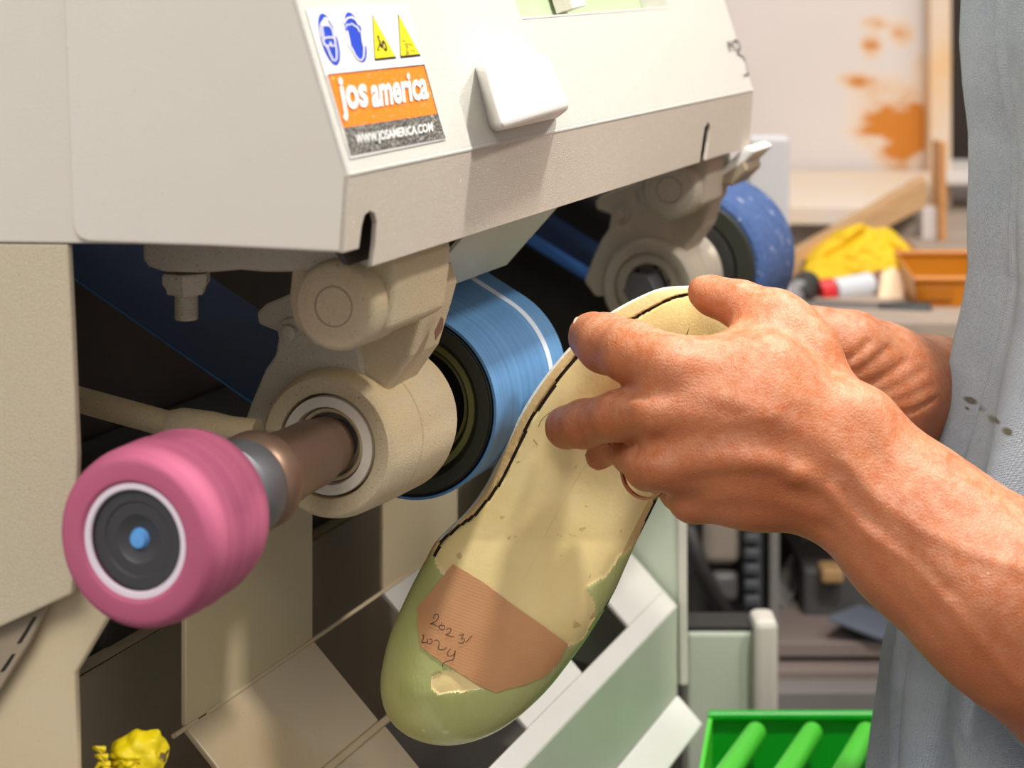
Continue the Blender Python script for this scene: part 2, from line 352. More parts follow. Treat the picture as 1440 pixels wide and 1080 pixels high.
# ---- dust tray: upright plates, fold, sloping plates
VB = -.085
Fp = hv(440, 900, VB); wF = Fp.z-O.z
al = math.radians(45); dT = EV*math.cos(al)-EW*math.sin(al); nT = (EV*math.sin(al)+EW*math.cos(al)).normalized()
hvb = lambda px, py: hv(px, py, VB)
ht = lambda px, py, off=0: hit(px, py, Fp+nT*off, nT)
def u_of(p): return uv(p)[0]
def vplate(xl, xr, top=(350, 690)):
    wt = hvb(*top).z-O.z
    ul = u_of(hvb(xl, 900-.69*(xl-440))); ur = u_of(hvb(xr, 900-.69*(xr-440)))
    prism('upright_plate', [M(ul, VB, wF), M(ur, VB, wF), M(ur, VB, wt), M(ul, VB, wt)], -EV*.003, M_tray, mach, bevel=.0008)
    return ul, ur
p1 = vplate(262, 440); p2 = vplate(539, 644, (350, 690))
uEnd = u_of(ht(953, 851))
G1 = ht(953, 851); lenS = (G1-M(uEnd, VB, wF)).length
def spt(u, s, off=0): return M(u, VB, wF)+dT*s+nT*off
def su(px, py):
    p = ht(px, py); return u_of(p), (p-M(u_of(p), VB, wF)).dot(dT)
p3u = uEnd-.10
prism('upright_plate', [M(p3u, VB, wF), M(uEnd, VB, wF), M(uEnd, VB, wF+.05), M(p3u, VB, wF+.05)], -EV*.003, M_tray, mach, bevel=.0008)
u0, s0 = su(533, 1013)
sR2a = s0; 
def splate(ua, ub, sa, sb, m=M_tray_lit): prism('sloping_plate', [spt(ua, sa), spt(ub, sa), spt(ub, sb), spt(ua, sb)], -nT*.003, m, mach, bevel=.0008)
uN = UC+.016
R1 = .0537; R2a = .0577; R2b = .110; GE = lenS
def splate(ua, ub, sa, sb, m=M_tray): prism('sloping_plate', [spt(ua, sa), spt(ub, sa), spt(ub, sb), spt(ua, sb)], -nT*.003, m, mach, bevel=.0008)
for ua, ub in ((p1[0], .3283), (.4202, .536), (.64, uEnd)): splate(ua, ub, 0, R1, M_tray if ua < .4 else M_tray_lit)
splate(uN-.05, uEnd, R1, R2a)
for ua, ub in ((p1[0], .330), (.448, .548), (.647, uEnd)): splate(ua, ub, R2a, R2b, M_tray if ua < .4 else M_tray_lit)
splate(uN-.05, uEnd, R2b, GE, M_tray_lit)
tube('fold_bead', [spt(p1[0]+.02, 0, .0002), spt(p2[1], 0, .0002)], .0012, M_tray, mach)
tube('fold_bead', [spt(p1[0]-.012, 0, .0), spt(p1[0]+.01, 0, .0)], .0012, M_tray, mach)
vG, wG = uv(spt(0, GE))[1:]
wG2 = hv(965, 962, vG).z-O.z
prism('outer_panel', [M(uN-.1, vG, wG), M(uEnd, vG, wG), M(uEnd, vG, wG2), M(uN-.1, vG, wG2)], -EV*.003, M_green, mach, bevel=.0008)
prism('tray_end', [M(uEnd, VB, wF+.01), M(uEnd, VB, wF), spt(uEnd, GE), M(uEnd, vG, wG2), M(uEnd, VB-.13, wG2), M(uEnd, VB-.13, wF+.01)], -EU*.003, M_green, mach)
b0 = M(0, vG, wG2)
prism('outer_bar', [b0+EU*(uN-.1), b0+EU*(uEnd+.0), b0+EU*(uEnd+.0)+dT*.026, b0+EU*(uN-.1)+dT*.026], -nT*.012, M_white, mach, bevel=.0012)
# inner plate with its ledge and the dark body behind
VI = -.135
LP = hv(105, 957, VI); wL = LP.z-O.z
prism('inner_plate', [M(uN-.1, VI, wL), M(uEnd, VI, wL), M(uEnd, VI, wL-.14), M(uN-.1, VI, wL-.14)], -EV*.002, M_in2, mach, bevel=.0005)
prism('inner_ledge', [M(uN-.1, VI, wL), M(uEnd, VI, wL), M(uEnd, VI-.012, wL), M(uN-.1, VI-.012, wL)], -EW*.002, M_tray, mach, bevel=.0005)
prism('pocket_floor', [M(uN-.1, VI, wL-.14), M(uEnd, VI, wL-.14), M(uEnd, vG-.004, wG2+.002), M(uN-.1, vG-.004, wG2+.002)], -EW*.002, mat('pocket_grey', sc(122, 116, 110), .5), mach, bevel=0)
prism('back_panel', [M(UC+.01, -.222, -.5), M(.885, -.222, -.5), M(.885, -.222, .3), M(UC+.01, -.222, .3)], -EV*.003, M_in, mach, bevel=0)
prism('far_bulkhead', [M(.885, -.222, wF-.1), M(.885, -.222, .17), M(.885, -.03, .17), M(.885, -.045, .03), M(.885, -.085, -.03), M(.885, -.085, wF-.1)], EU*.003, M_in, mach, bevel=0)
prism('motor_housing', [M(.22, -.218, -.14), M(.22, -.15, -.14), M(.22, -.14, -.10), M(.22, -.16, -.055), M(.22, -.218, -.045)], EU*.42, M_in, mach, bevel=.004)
prism('chassis_base', [M(uN, -.222, -1.14), M(uN, vG-.02, -1.14), M(uN, vG-.02, wG2), M(uN, -.222, wG2)], EU*(uEnd-uN), M_green, mach, bevel=.003)
# far column / post
uP = uEnd+.004
prism('far_post', [hu(*p, uP) for p in [(870, 500), (960, 560), (966, 962), (900, 962), (900, 800), (860, 760)]], EU*.004, M_green, mach)
prism('far_post_flange', [hu(*p, uP) for p in [(952, 560), (966, 560), (967, 962), (957, 962)]], -EU*.002, M_hood, mach)

# ---- grinding spindle
def U(r): return axis_u(r)
wheel = lathe('grinding_wheel', O, EU, [(.03, .0188), (.0025, .0195), (.0, .0225), (.0, .0285), (.0010, .0306), (.0038, .0325), (.009, .0334), (.026, .0336), (.0265, .0331), (.040, .0330), (.0465, .0318), (.0500, .0285), (.0508, .015), (.03, .0150)], M_pink, mach, ring=True)
lathe('wheel_ring', O, EU, [(.0020, .0185), (.0012, .0190), (.0012, .0212), (.0028, .0214)], M_wring, wheel)
lathe('wheel_hub', O, EU, [(.0056, .0), (.0050, .004), (.0044, .0085), (.0040, .0090), (.0040, .0135), (.0034, .0140), (.0034, .0186), (.03, .0186)], M_hub, wheel)
lathe('wheel_screw', O, EU, [(.0028, .0), (.0030, .0030), (.0052, .0040), (.006, .0044)], M_bluedot, wheel)
sh = lathe('spindle_collar', O, EU, [(.0508, .0165), (.053, .0170), (.066, .0172), (.0665, .0164), (.069, .0162), (.0705, .0172), (.072, .0194), (.075, .0200), (.084, .0202), (.0862, .0196), (.087, .0185)], M_steel, mach)
lathe('spindle_sleeve', O, EU, [(.0872, .0192), (.089, .0204), (.0990, .0205), (.1010, .0198), (.1025, .0164), (.104, .0158), (.122, .0156), (.123, .0150), (.150, .0148), (.152, .0138), (.165, .0130)], M_brown, mach)
lathe('main_shaft', O, EU, [(.166, .010), (U(1.45), .010)], M_steel, mach)

# ---- sanding units (two of them along the machine)
uB0 = U(1.205)
def unit(d, second):
    E = EU*d; Oc = O+E
    # bearing housing
    R = .0318
    bh = lathe('bearing_housing', Oc, EU, [(uB0+.012, .0140), (uB0+.012, .0225), (uB0+.001, .0232), (uB0, .0245), (uB0, .0300), (uB0+.0015, .0316), (uB0+.006, .0328), (uB0+.028, .0340), (uB0+.0285, .0336), (uB0+.0295, .0336), (uB0+.030, .0342), (uB0+.066, .0352), (uB0+.072, .0335), (uB0+.074, .030)], M_cast if not second else M_castg, mach)
    if not second:
        lathe('bearing_ring', Oc, EU, [(uB0+.0042, .0165), (uB0+.002, .017), (uB0+.0012, .0172), (uB0+.0012, .0216), (uB0+.0030, .0219), (uB0+.005, .0219)], M_face, bh)
        lathe('bearing_seal', Oc, EU, [(uB0+.0085, .0140), (uB0+.0045, .0142), (uB0+.0040, .0148), (uB0+.0040, .0160), (uB0+.006, .0164)], mat('rusty_seal', sc(188, 160, 122), .6, c2=sc(214, 196, 160), scale=200), bh)
    else:
        lathe('bearing_ring', Oc, EU, [(uB0+.016, .0150), (uB0+.005, .0152), (uB0+.0035, .0160), (uB0+.0035, .0205), (uB0+.004, .0206), (uB0+.004, .0226), (uB0+.008, .0227)], M_castg, bh)
        hexp = [(uB0-.018, .006), (uB0-.018, .0112), (uB0-.016, .0118), (uB0+.02, .0118)]
        lathe('hex_shaft_end', Oc, EU, hexp, M_steel, bh, n=6, smooth=False)
        lathe('seal_plate', Oc, EU, [(uB0+.014, .0), (uB0+.014, .015), (uB0+.016, .0155)], M_brown, bh)
        for k in range(6):
            t = k*math.pi/3+.3; q = Oc+(EV*math.cos(t)+EW*math.sin(t))*.0135
            lathe('bolt', q, EU, [(uB0+.011, .0014), (uB0+.0105, .0018), (uB0+.014, .0018)], M_black, bh, n=6, smooth=False)
    # swing arm casting
    uP1 = axis_u(1.128); pc = hu(469, 431, uP1)+E
    ua = uP1+.012; q = lambda px, py, du=0: hu(px, py, ua+du)+E
    cm = M_cast if not second else M_castg
    arm = prism('swing_arm', [q(*p) for p in [(424, 330), (520, 335), (548, 345), (556, 372), (554, 405), (547, 463), (520, 478), (476, 494), (440, 486), (410, 455), (404, 420), (408, 380)]], EU*.062, cm, mach, bevel=.003, seg=3)
    uw = uB0+.014; qw = lambda px, py: hu(px, py, uw)+E
    prism('arm_web', [qw(*p) for p in [(500, 420), (596, 380), (604, 410), (596, 440), (578, 500), (530, 570), (480, 560), (474, 520), (470, 470)]], EU*.034, cm, arm, bevel=.002, seg=3)
    lathe('pivot_boss', pc, EU, [(0, .006), (0, .0158), (.0012, .0176), (.004, .0186), (.03, .0190)], cm, arm)
    lathe('pivot_pin', pc, EU, [(-.0004, .0074), (-.0004, .0076), (0, .0080), (.004, .0080)], cm, arm)
    gr = lathe('pin_groove', pc, EU, [(-.00015, .0080), (-.00015, .0084), (.001, .0084), (.001, .0080)], M_brown, arm, ring=True)
    # slot hole on the arm's flank
    if not second:
        vw = uv(qw(602, 420))[1]+.0004
        prism('arm_slot', [hv(x, y, vw) for x, y in ((612, 478), (611, 466), (620, 446), (623, 448), (622, 462))], EV*.0003, M_brown, arm, bevel=0)
    # clamp bar, nut and stud
    if not second:
        bar = prism('clamp_bar', [q(*p, -.004) for p in [(198, 300), (520, 300), (520, 380), (400, 383), (372, 383), (335, 380), (300, 383), (275, 384), (230, 383), (208, 376), (199, 366)]], EU*.022, M_castg, mach, bevel=.002, seg=3)
        cx = q(262, 383, .007)
        lathe('nut', cx, -EW, [(0, .0102), (.001, .0108), (.0045, .0108), (.0065, .0092), (.009, .0085)], M_castg, bar, n=6, smooth=False)
        prof = [(.008, .0050)]
        for k in range(9): prof += [(.009+k*.0012, .0047), (.0096+k*.0012, .0052)]
        prof += [(.0202, .0045)]
        lathe('threaded_stud', cx, -EW, prof, M_castg, bar, n=24)
    # idler link behind
    ul = uB0+.012; ql = lambda px, py, du=0: hu(px, py, ul+du)+E
    link = prism('belt_guide_link', [ql(*p) for p in [(452, 395), (420, 408), (372, 428), (360, 440), (362, 456), (392, 468), (386, 500), (372, 520), (352, 568), (338, 608), (360, 640), (470, 640), (520, 560), (500, 470)]], EU*.014, M_castg, mach, bevel=.0015)
    pc2 = ql(412, 467)
    lathe('washer', pc2, EU, [(-.002, .004), (-.002, .0064), (0, .0068)], M_castg, link, n=24)
    lathe('pivot_bolt', pc2, EU, [(-.006, .0028), (-.0055, .0036), (-.002, .0038)], M_castg, link, n=20)
    # tension rod
    if not second:
        ur = uP1+.05
        a = hu(60, 548, ur); b = hu(250, 600, ur); c = hu(345, 606, ur)
        rod = tube('tension_rod', [a, b], .0058, M_cast, mach, n=20)
        tube('rod_joint', [b-EV*.004, b+EV*.002, b+EV*.018, c-EV*.008, c+EV*.006], [.007, .0085, .0078, .0060, .0055], M_cast, rod, n=20)
    # drum
    if not second:
        u1 = U(1.32); u2 = U(1.45); R = .0441
        dr = lathe('sanding_drum', Oc, EU, [(u1+.030, .012), (u1+.022, .024), (u1+.012, .028), (u1+.006, .0285), (u1+.004, .0300), (u1+.005, .0318), (u1+.0045, .0335), (u1+.002, .0352), (u1+.0015, .0405), (u1, .0430), (u1+.001, R-.0011), (u2, R-.0011), (u2+.001, .02)], M_black, mach, n=96)
        lathe('rubber_ring', Oc, EU, [(u1+.0042, .0296), (u1+.0030, .0304), (u1+.0036, .0330), (u1+.0046, .0332)], M_yrub, dr, n=96)
        lathe('rubber_ring', Oc, EU, [(u1+.0110, .0255), (u1+.0080, .0262), (u1+.0086, .0276), (u1+.0120, .0278)], M_yrub, dr, n=96)
        lathe('rubber_ring', Oc, EU, [(u1+.0018, .0352), (u1+.0006, .0362), (u1-.0002, .0420), (u1+.0012, .0424)], M_grn2, dr, n=96)
    else:
        u1 = U(1.32)+.002; u2 = U(1.45); R = .0576
        dr = lathe('grinding_drum', Oc, EU, [(u1+.0, .012), (u1+.0, .0445), (u1+.002, .0455), (u1+.002, R-.004), (u1+.006, R), (u2-.006, R+.001), (u2, R-.003), (u2, .01)], M_blue2, mach, n=96)
        lathe('rubber_ring', Oc, EU, [(u1-.003, .01), (u1-.004, .036), (u1-.0035, .037), (u1+.001, .0372)], M_black, dr, n=96)
        lathe('rubber_ring', Oc, EU, [(u1-.001, .0372), (u1-.0025, .039), (u1-.002, .0500), (u1+.003, .0515)], M_grn2, dr, n=96)
        R = .0441
    # belt loop over drum and a rear pulley
    tdir = math.radians(29.0); L = .40
    pcv = Vector((-math.cos(tdir), math.sin(tdir)))
    nd = Vector((-math.sin(tdir), -math.cos(tdir)))           # lower tangent side
    a0 = math.atan2(nd.y, nd.x); loop = []
    n = 40
    for i in range(n+1):
        t = a0+math.pi*i/n; loop.append((R*math.cos(t), R*math.sin(t)))
    cx2 = (pcv.x*L, pcv.y*L)
    for i in range(n+1):
        t = a0+math.pi+math.pi*i/n; loop.append((cx2[0]+R*math.cos(t), cx2[1]+R*math.sin(t)))
    if second: loop = [(x*.93-.008, y*.93) for x, y in loop]
    def band(name, ua_, ub_, th, m, par, off=0):
        V = []; Fc = []; k = len(loop)
        for (x, y) in loop:
            V += [O+E+EU*ua_+EV*x+EW*y, O+E+EU*ub_+EV*x+EW*y]
        ctr = lambda i: loop[i]
        # inner copies
        nn = []
        for i in range(k):
            a = loop[i-1]; b = loop[(i+1) % k]; tx, ty = b[0]-a[0], b[1]-a[1]; l = math.hypot(tx, ty); nn.append((ty/l, -tx/l))
        V = []
        for i, (x, y) in enumerate(loop):
            for uu, oo in ((ua_, off+th), (ub_, off+th), (ub_, off), (ua_, off)):
                V.append(O+E+EU*uu+EV*(x+nn[i][0]*oo)+EW*(y+nn[i][1]*oo))
        for i in range(k):
            j = (i+1) % k
            for c in range(4):
                d_ = (c+1) % 4; Fc.append([4*i+c, 4*j+c, 4*j+d_, 4*i+d_])
        return mesh(name, V, Fc, m, par, smooth=True)
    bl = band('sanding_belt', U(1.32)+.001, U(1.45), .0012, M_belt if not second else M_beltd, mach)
    band('belt_stripe', U(1.418), U(1.4255), .0002, M_beltline, bl, .0012) if not second else None
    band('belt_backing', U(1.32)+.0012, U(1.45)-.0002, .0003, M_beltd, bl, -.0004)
    lathe('rear_pulley', O+E+EV*cx2[0]+EW*cx2[1], EU, [(U(1.32), .01), (U(1.32), R-.004), (U(1.32)+.002, R-.0015), (U(1.45), R-.0015), (U(1.45), .01)], M_black, mach)
unit(0, False); unit(DU, True)

# ---- drum guard under the hood
for E, sec in ((EU*0, 0),):
    gb1 = P(629, 404, 1.0); ug1 = uv(gb1)[0]
    t = hu(720, 374, 0); vg, wg = uv(gb1)[1:]
    ug2 = uv(P(720, 374, 1.0748))[0]
    gt = hu(779, 296, ug2); dv = uv(gt)[1]-vg; dw = uv(gt)[2]-wg
    A = M(ug1-.05, vg, wg); B = M(ug2, vg, wg); up = EV*dv+EW*dw
    prism('drum_guard', [A-EU*.0, B, B+up*1.15, A+up*1.15], up.cross(EU).normalized()*.002, M_green, mach, bevel=.0004)
    prism('guard_edge', [B+EU*.0005, B+up*1.1+EU*.0005, B+up*1.1+EU*.0018, B+EU*.0018], up.cross(EU).normalized()*.003, M_castg, mach, bevel=0)
# far mudguard tip beyond the hood
hh = lambda px, py: hu(px, py, uF-.02)
prism('far_guard', [hh(*p) for p in [(1015, 236), (1050, 205), (1064, 212), (1040, 236), (1012, 250)]], EU*.05, M_white, mach, bevel=.002)
prism('far_guard_bracket', [hh(*p) for p in [(1010, 250), (1046, 222), (1052, 240), (1030, 262), (1008, 262)]], EU*.04, M_in2, mach, bevel=.002)
#MACHEND

# ================================================================== SHOE
SH = empty('unfinished_shoe', P(800, 1040, 1.03), 0, 'half-finished shoe held toe down with green toe cap and brown paper patch', 'shoe')
OUT = [(985, 403), (965, 402), (930, 405), (895, 419), (862, 437), (835, 456), (805, 484), (780, 512), (757, 542), (735, 577), (715, 617), (697, 655), (678, 690), (655, 720), (632, 742), (612, 763), (598, 788), (580, 822), (562, 860), (548, 895), (539, 930), (535, 962), (539, 992), (551, 1016), (570, 1033), (592, 1043), (615, 1048), (640, 1048), (668, 1042), (695, 1031), (722, 1014), (750, 990), (775, 964), (800, 932), (822, 902), (845, 866), (864, 832), (880, 796), (895, 762), (910, 732), (925, 702), (945, 668), (970, 625), (996, 580), (1015, 545), (1027, 505), (1031, 465), (1026, 438), (1010, 415)]
def resample(L, n, closed=True):
    L = [Vector((x, y)) for x, y in L]
    def cr(a, b, c, d, t): return .5*((2*b)+(c-a)*t+(2*a-5*b+4*c-d)*t*t+(3*b-a-3*c+d)*t*t*t)
    D = []; k = len(L)
    rng = range(k if closed else k-1)
    for i in rng:
        a = L[(i-1) % k] if closed or i else L[0]; b = L[i]; c = L[(i+1) % k]; d = L[(i+2) % k] if closed or i+2 < k else L[-1]
        for t in range(8): D.append(cr(a, b, c, d, t/8))
    if not closed: D.append(L[-1])
    else: D.append(D[0])
    cum = [0]
    for i in range(1, len(D)): cum.append(cum[-1]+(D[i]-D[i-1]).length)
    tot = cum[-1]; out = []; j = 0
    for i in range(n):
        s_ = tot*i/(n if closed else n-1)
        while j < len(D)-2 and cum[j+1] < s_: j += 1
        f = (s_-cum[j])/max(cum[j+1]-cum[j], 1e-9); out.append(D[j].lerp(D[j+1], min(max(f, 0), 1)))
    return out
OL = resample(OUT, 420)
OA = np.array([(p.x, p.y) for p in OL])
SPI = [(972, 452), (955, 500), (920, 545), (868, 600), (820, 660), (778, 730), (745, 800), (712, 860), (680, 915), (648, 962)]
SA = np.array([(p.x, p.y) for p in resample(SPI, 160, False)])
def seg_dist(p, A, closed):
    B = np.roll(A, -1, 0) if closed else A[1:]
    A_ = A if closed else A[:-1]
    d = B-A_; l2 = (d**2).sum(1)+1e-12
    out = np.empty(len(p))
    for i in range(0, len(p), 4000):
        q = p[i:i+4000, None, :]-A_[None]
        t = np.clip((q*d[None]).sum(2)/l2[None], 0, 1)
        out[i:i+4000] = np.sqrt(((q-t[..., None]*d[None])**2).sum(2).min(1))
    return out
def shoe_depth(p):       # distance from the camera plane of the sole's surface, p in outline coordinates
    d = seg_dist(p, OA, True)
    toe = np.clip((p[:, 1]-760)/250, 0, 1); heel = np.clip((520-p[:, 1])/120, 0, 1)
    Dm = 70+30*toe; x = np.clip(d/Dm, 0, 1)
    h = (.0100+.0130*toe)*np.sqrt(1-(1-x)**2)
    arch = np.exp(-((p[:, 1]-650)/110)**2)*.004
    base = 1.010-.012*(p[:, 1]-400)/640
    return base-h+arch*np.clip(d/60, 0, 1), d
def shoe_pts(pp, off=0):
    p = np.array(pp, float); Y, d = shoe_depth(p)
    return [P(x, y, yy-off) for (x, y), yy in zip(p, Y)]
# rings from the outline to the spine
near = SA[np.argmin(((OA[:, None]-SA[None])**2).sum(2), 1)]
# smooth the spine targets
for _ in range(30): near = (np.roll(near, 1, 0)+near*2+np.roll(near, -1, 0))/4
NR = 46
L_ = np.sqrt(((near-OA)**2).sum(1))
rings = []
for k in range(NR):
    s_ = (k/(NR-1))**1.15
    rings.append(OA+(near-OA)*s_)
allp = np.concatenate(rings); Yd, dd = shoe_depth(allp)
def inside(p, poly):
    x, y = p[:, 0], p[:, 1]; r = np.zeros(len(p), bool); n = len(poly)
    for i in range(n):
        x1, y1 = poly[i]; x2, y2 = poly[(i+1) % n]
        c = ((y1 > y) != (y2 > y)) & (x < (x2-x1)*(y-y1)/((y2-y1) or 1e-9)+x1); r ^= c
    return r
nzv = np.array([mnoise.noise(Vector((x*.06, y*.06, 0)))*5+mnoise.noise(Vector((x*.2, y*.2, 3)))*2 for x, y in allp])
# crack between the lining and the sole, left and right
crackL = [(968, 414), (950, 418), (935, 424), (920, 432), (905, 440), (880, 455), (850, 474), (815, 497), (793, 522), (770, 556), (745, 592), (728, 630), (708, 672), (690, 698), (668, 724), (640, 744), (622, 760), (610, 782)]
crackR = [(922, 703), (908, 735), (897, 765), (885, 795), (872, 820), (862, 838), (852, 856)]
dL = seg_dist(allp, np.array(crackL, float), False); dR = seg_dist(allp, np.array(crackR, float), False)
wL_ = 2.6+nzv*.28; wR_ = 2.6+nzv*.3
crack = np.maximum(np.clip(1-dL/np.maximum(wL_, .6), 0, 1), np.clip(1-dR/np.maximum(wR_, .6), 0, 1))
relief = -.0022*np.clip(crack*2, 0, 1)
green = [(520, 700), (602, 792), (608, 770), (612, 790), (628, 815), (640, 830), (700, 880), (760, 905), (797, 908), (818, 900), (826, 888), (836, 868), (838, 852), (830, 838), (826, 828), (834, 820), (850, 812), (862, 795), (872, 780), (900, 760), (900, 1080), (500, 1080)]
# a spot on the toe left in the cream sole colour
cream_spot = [(624, 940), (645, 944), (672, 952), (700, 962), (684, 968), (660, 970), (640, 974), (618, 978), (607, 968), (612, 950)]
isg = inside(allp+nzv[:, None]*.5, green) & ~inside(allp+nzv[:, None]*.5, cream_spot)
relief = relief+np.where(isg, .0007, 0)
heelp = (seg_dist(allp, np.array(crackL[:9], float), False) < 1) 
heel = (allp[:, 1] < 500+.12*(allp[:, 0]-950)) & (dd > 17)
n = len(OA)
V = [P(x, y, yy-rr) for (x, y), yy, rr in zip(allp, Yd, relief)]
side = lambda i: (dd[i] < (19+nzv[i]*.3)) and allp[i, 1] < 800
def fcls(ids):
    c = np.mean([crack[i] for i in ids]); g = np.mean([isg[i] for i in ids])
    d = np.mean([dd[i] for i in ids]); m_ = allp[ids].mean(0)
    if c > .30: return 'crack'
    lefty = m_[0] < 1000-(m_[1]-400)*.62
    if d < 3.0 and m_[1] < 760 and lefty: return 'edge'
    if g > .5: return 'toe'
    dl = dL[ids].mean(); dr = dR[ids].mean()
    if m_[1] < 790 and lefty and d < 24+10*max(0, (650-m_[1])/250)*(m_[1] > 450):
        # outside of the crack line
        if d < dband(m_): return 'band'
    if not lefty and 690 < m_[1] < 870 and d < 11: return 'band'
    if d < 2.5: return 'band'
    if m_[1] < 505 and m_[0] > 850: return 'heel'
    return 'sole'
CA = np.array(crackL, float); dCA = seg_dist(CA, OA, True)
def dband(m_):
    return float(np.interp(m_[1], CA[:, 1], dCA))-1.0
buckets = {}
for k in range(NR-1):
    for i in range(n):
        j = (i+1) % n; ids = [k*n+i, k*n+j, (k+1)*n+j, (k+1)*n+i]
        buckets.setdefault(fcls(ids), []).append(ids)
M_sole = mat('cream_cork_sole', sc(242, 220, 158), .28, c2=sc(226, 200, 132), scale=26, amount=.6, bump=.12, bscale=260, coat=.25, speck=sc(200, 176, 116), speck_scale=160, speck_t=.70)
M_toe = mat('green_toe_shell', sc(172, 176, 106), .26, c2=sc(186, 188, 124), scale=40, bump=.25, bscale=500, coat=.3, stretch=(1, 1, .25), speck=sc(198, 200, 146), speck_scale=260, speck_t=.7)
M_band = mat('tan_leather_band', sc(212, 180, 124), .6, c2=sc(196, 160, 104), scale=60, bump=.4)
M_edge = mat('white_edge', sc(226, 220, 204), .8, bump=.5)
M_heel = mat('cork_heel_pad', sc(222, 198, 134), .8, c2=sc(208, 182, 118), scale=300, amount=.5, bump=.25, bscale=900, speck=sc(150, 120, 70), speck_scale=380, speck_t=.76)
M_crack = mat('dark_gap', sc(40, 26, 18), .9)
def submesh(name, fl, m, parent):
    idx = {}; vv = []; ff = []
    for f in fl:
        g = []
        for i in f:
            if i not in idx: idx[i] = len(vv); vv.append(V[i])
            g.append(idx[i])
        ff.append(g)
    return mesh(name, vv, ff, m, parent, smooth='full')
names = {'sole': ('sole', M_sole), 'toe': ('toe_cap', M_toe), 'band': ('lining_band', M_band), 'edge': ('rim', M_edge), 'heel': ('heel_pad', M_heel), 'crack': ('seam_gap', M_crack)}
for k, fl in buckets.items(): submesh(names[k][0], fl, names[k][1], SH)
# upper: the body of the shoe behind the sole
bk = []
prof = [(0, 0), (1.0, .006), (3, .016), (8, .030), (16, .045), (30, .060), (46, .068)]
for ins, dep in prof:
    for i in range(n):
        v = near[i]-OA[i]; l = np.hypot(*v); inn = max(ins, dep*1150) if OA[i, 0] < 900 and OA[i, 1] < 800 else ins; q_ = OA[i]+v/l*min(inn, l*.85)
        y0 = 1.010-.012*(OA[i, 1]-400)/640
        toe = np.clip((OA[i, 1]-700)/340, 0, 1)
        bk.append(P(OA[i, 0]+(q_[0]-OA[i, 0]), q_[1], y0+dep*(1-.35*toe)))
fb = [[k*n+i, k*n+(i+1) % n, (k+1)*n+(i+1) % n, (k+1)*n+i] for k in range(len(prof)-1) for i in range(n)]
fb.append([(len(prof)-1)*n+i for i in range(n)])
mesh('upper', bk, fb, mat('pale_upper', sc(206, 190, 160), .6, c2=sc(220, 208, 184), scale=40, bump=.4), SH, smooth=True)
# paper patch with the order numbers
PT = [(637, 792), (680, 818), (725, 852), (765, 880), (799, 905), (786, 930), (766, 950), (738, 962), (712, 968), (698, 973), (676, 964), (645, 944), (612, 924), (592, 908), (587, 878), (587, 852), (604, 833), (622, 810)]
def patch_mesh(name, poly, m, off, parent, step=3.0):
    x0 = min(p[0] for p in poly); x1 = max(p[0] for p in poly); y0 = min(p[1] for p in poly); y1 = max(p[1] for p in poly)
    bm = bmesh.new(); vs = [bm.verts.new((x, y, 0)) for x, y in poly]; bm.faces.new(vs)
    t = x0+step
    for ax, a, b in (((1, 0, 0), x0, x1), ((0, 1, 0), y0, y1)):
        t = a+step
        while t < b:
            bmesh.ops.bisect_plane(bm, geom=bm.verts[:]+bm.edges[:]+bm.faces[:], plane_co=(t, t, 0), plane_no=ax); t += step
    bm.verts.ensure_lookup_table()
    pp = [(v.co.x, v.co.y) for v in bm.verts]; fc = [[v.index for v in f.verts] for f in bm.faces]; bm.verts.index_update()
    fc = [[v.index for v in f.verts] for f in bm.faces]; bm.free()
    rel = np.array([.00006*math.sin((-.30*x+.95*y+.0006*(x-690)**2)/4.6*2*math.pi) for x, y in pp])
    P3 = shoe_pts(pp); out = []
    for q3, r_ in zip(P3, rel): out.append(q3-Vector((0, off+r_*(name == 'paper_patch'), 0)))
    return mesh(name, out, fc, m, parent, smooth='full')
M_paper = mat('brown_ribbed_paper', sc(204, 152, 106), .75, c2=sc(190, 134, 88), scale=30)
pat = patch_mesh('paper_patch', PT, M_paper, .0013, SH, 1.6)
M_pen = mat('ballpoint_ink', sc(60, 40, 34), .6)
def pen(strokes, parent=pat, wd=.9):
    for L in strokes:
        L2 = [(p.x, p.y) for p in resample(L, max(8, len(L)*5), False)]
        V_ = []; Fc = []
        for i, p in enumerate(L2):
            a = L2[max(i-1, 0)]; b = L2[min(i+1, len(L2)-1)]; dx, dy = b[0]-a[0], b[1]-a[1]; l = math.hypot(dx, dy) or 1
            V_ += [(p[0]-dy/l*wd/2, p[1]+dx/l*wd/2), (p[0]+dy/l*wd/2, p[1]-dx/l*wd/2)]
        Fc = [[2*i, 2*i+2, 2*i+3, 2*i+1] for i in range(len(L2)-1)]
        mesh('handwriting', shoe_pts(V_, .0018), Fc, M_pen, parent)
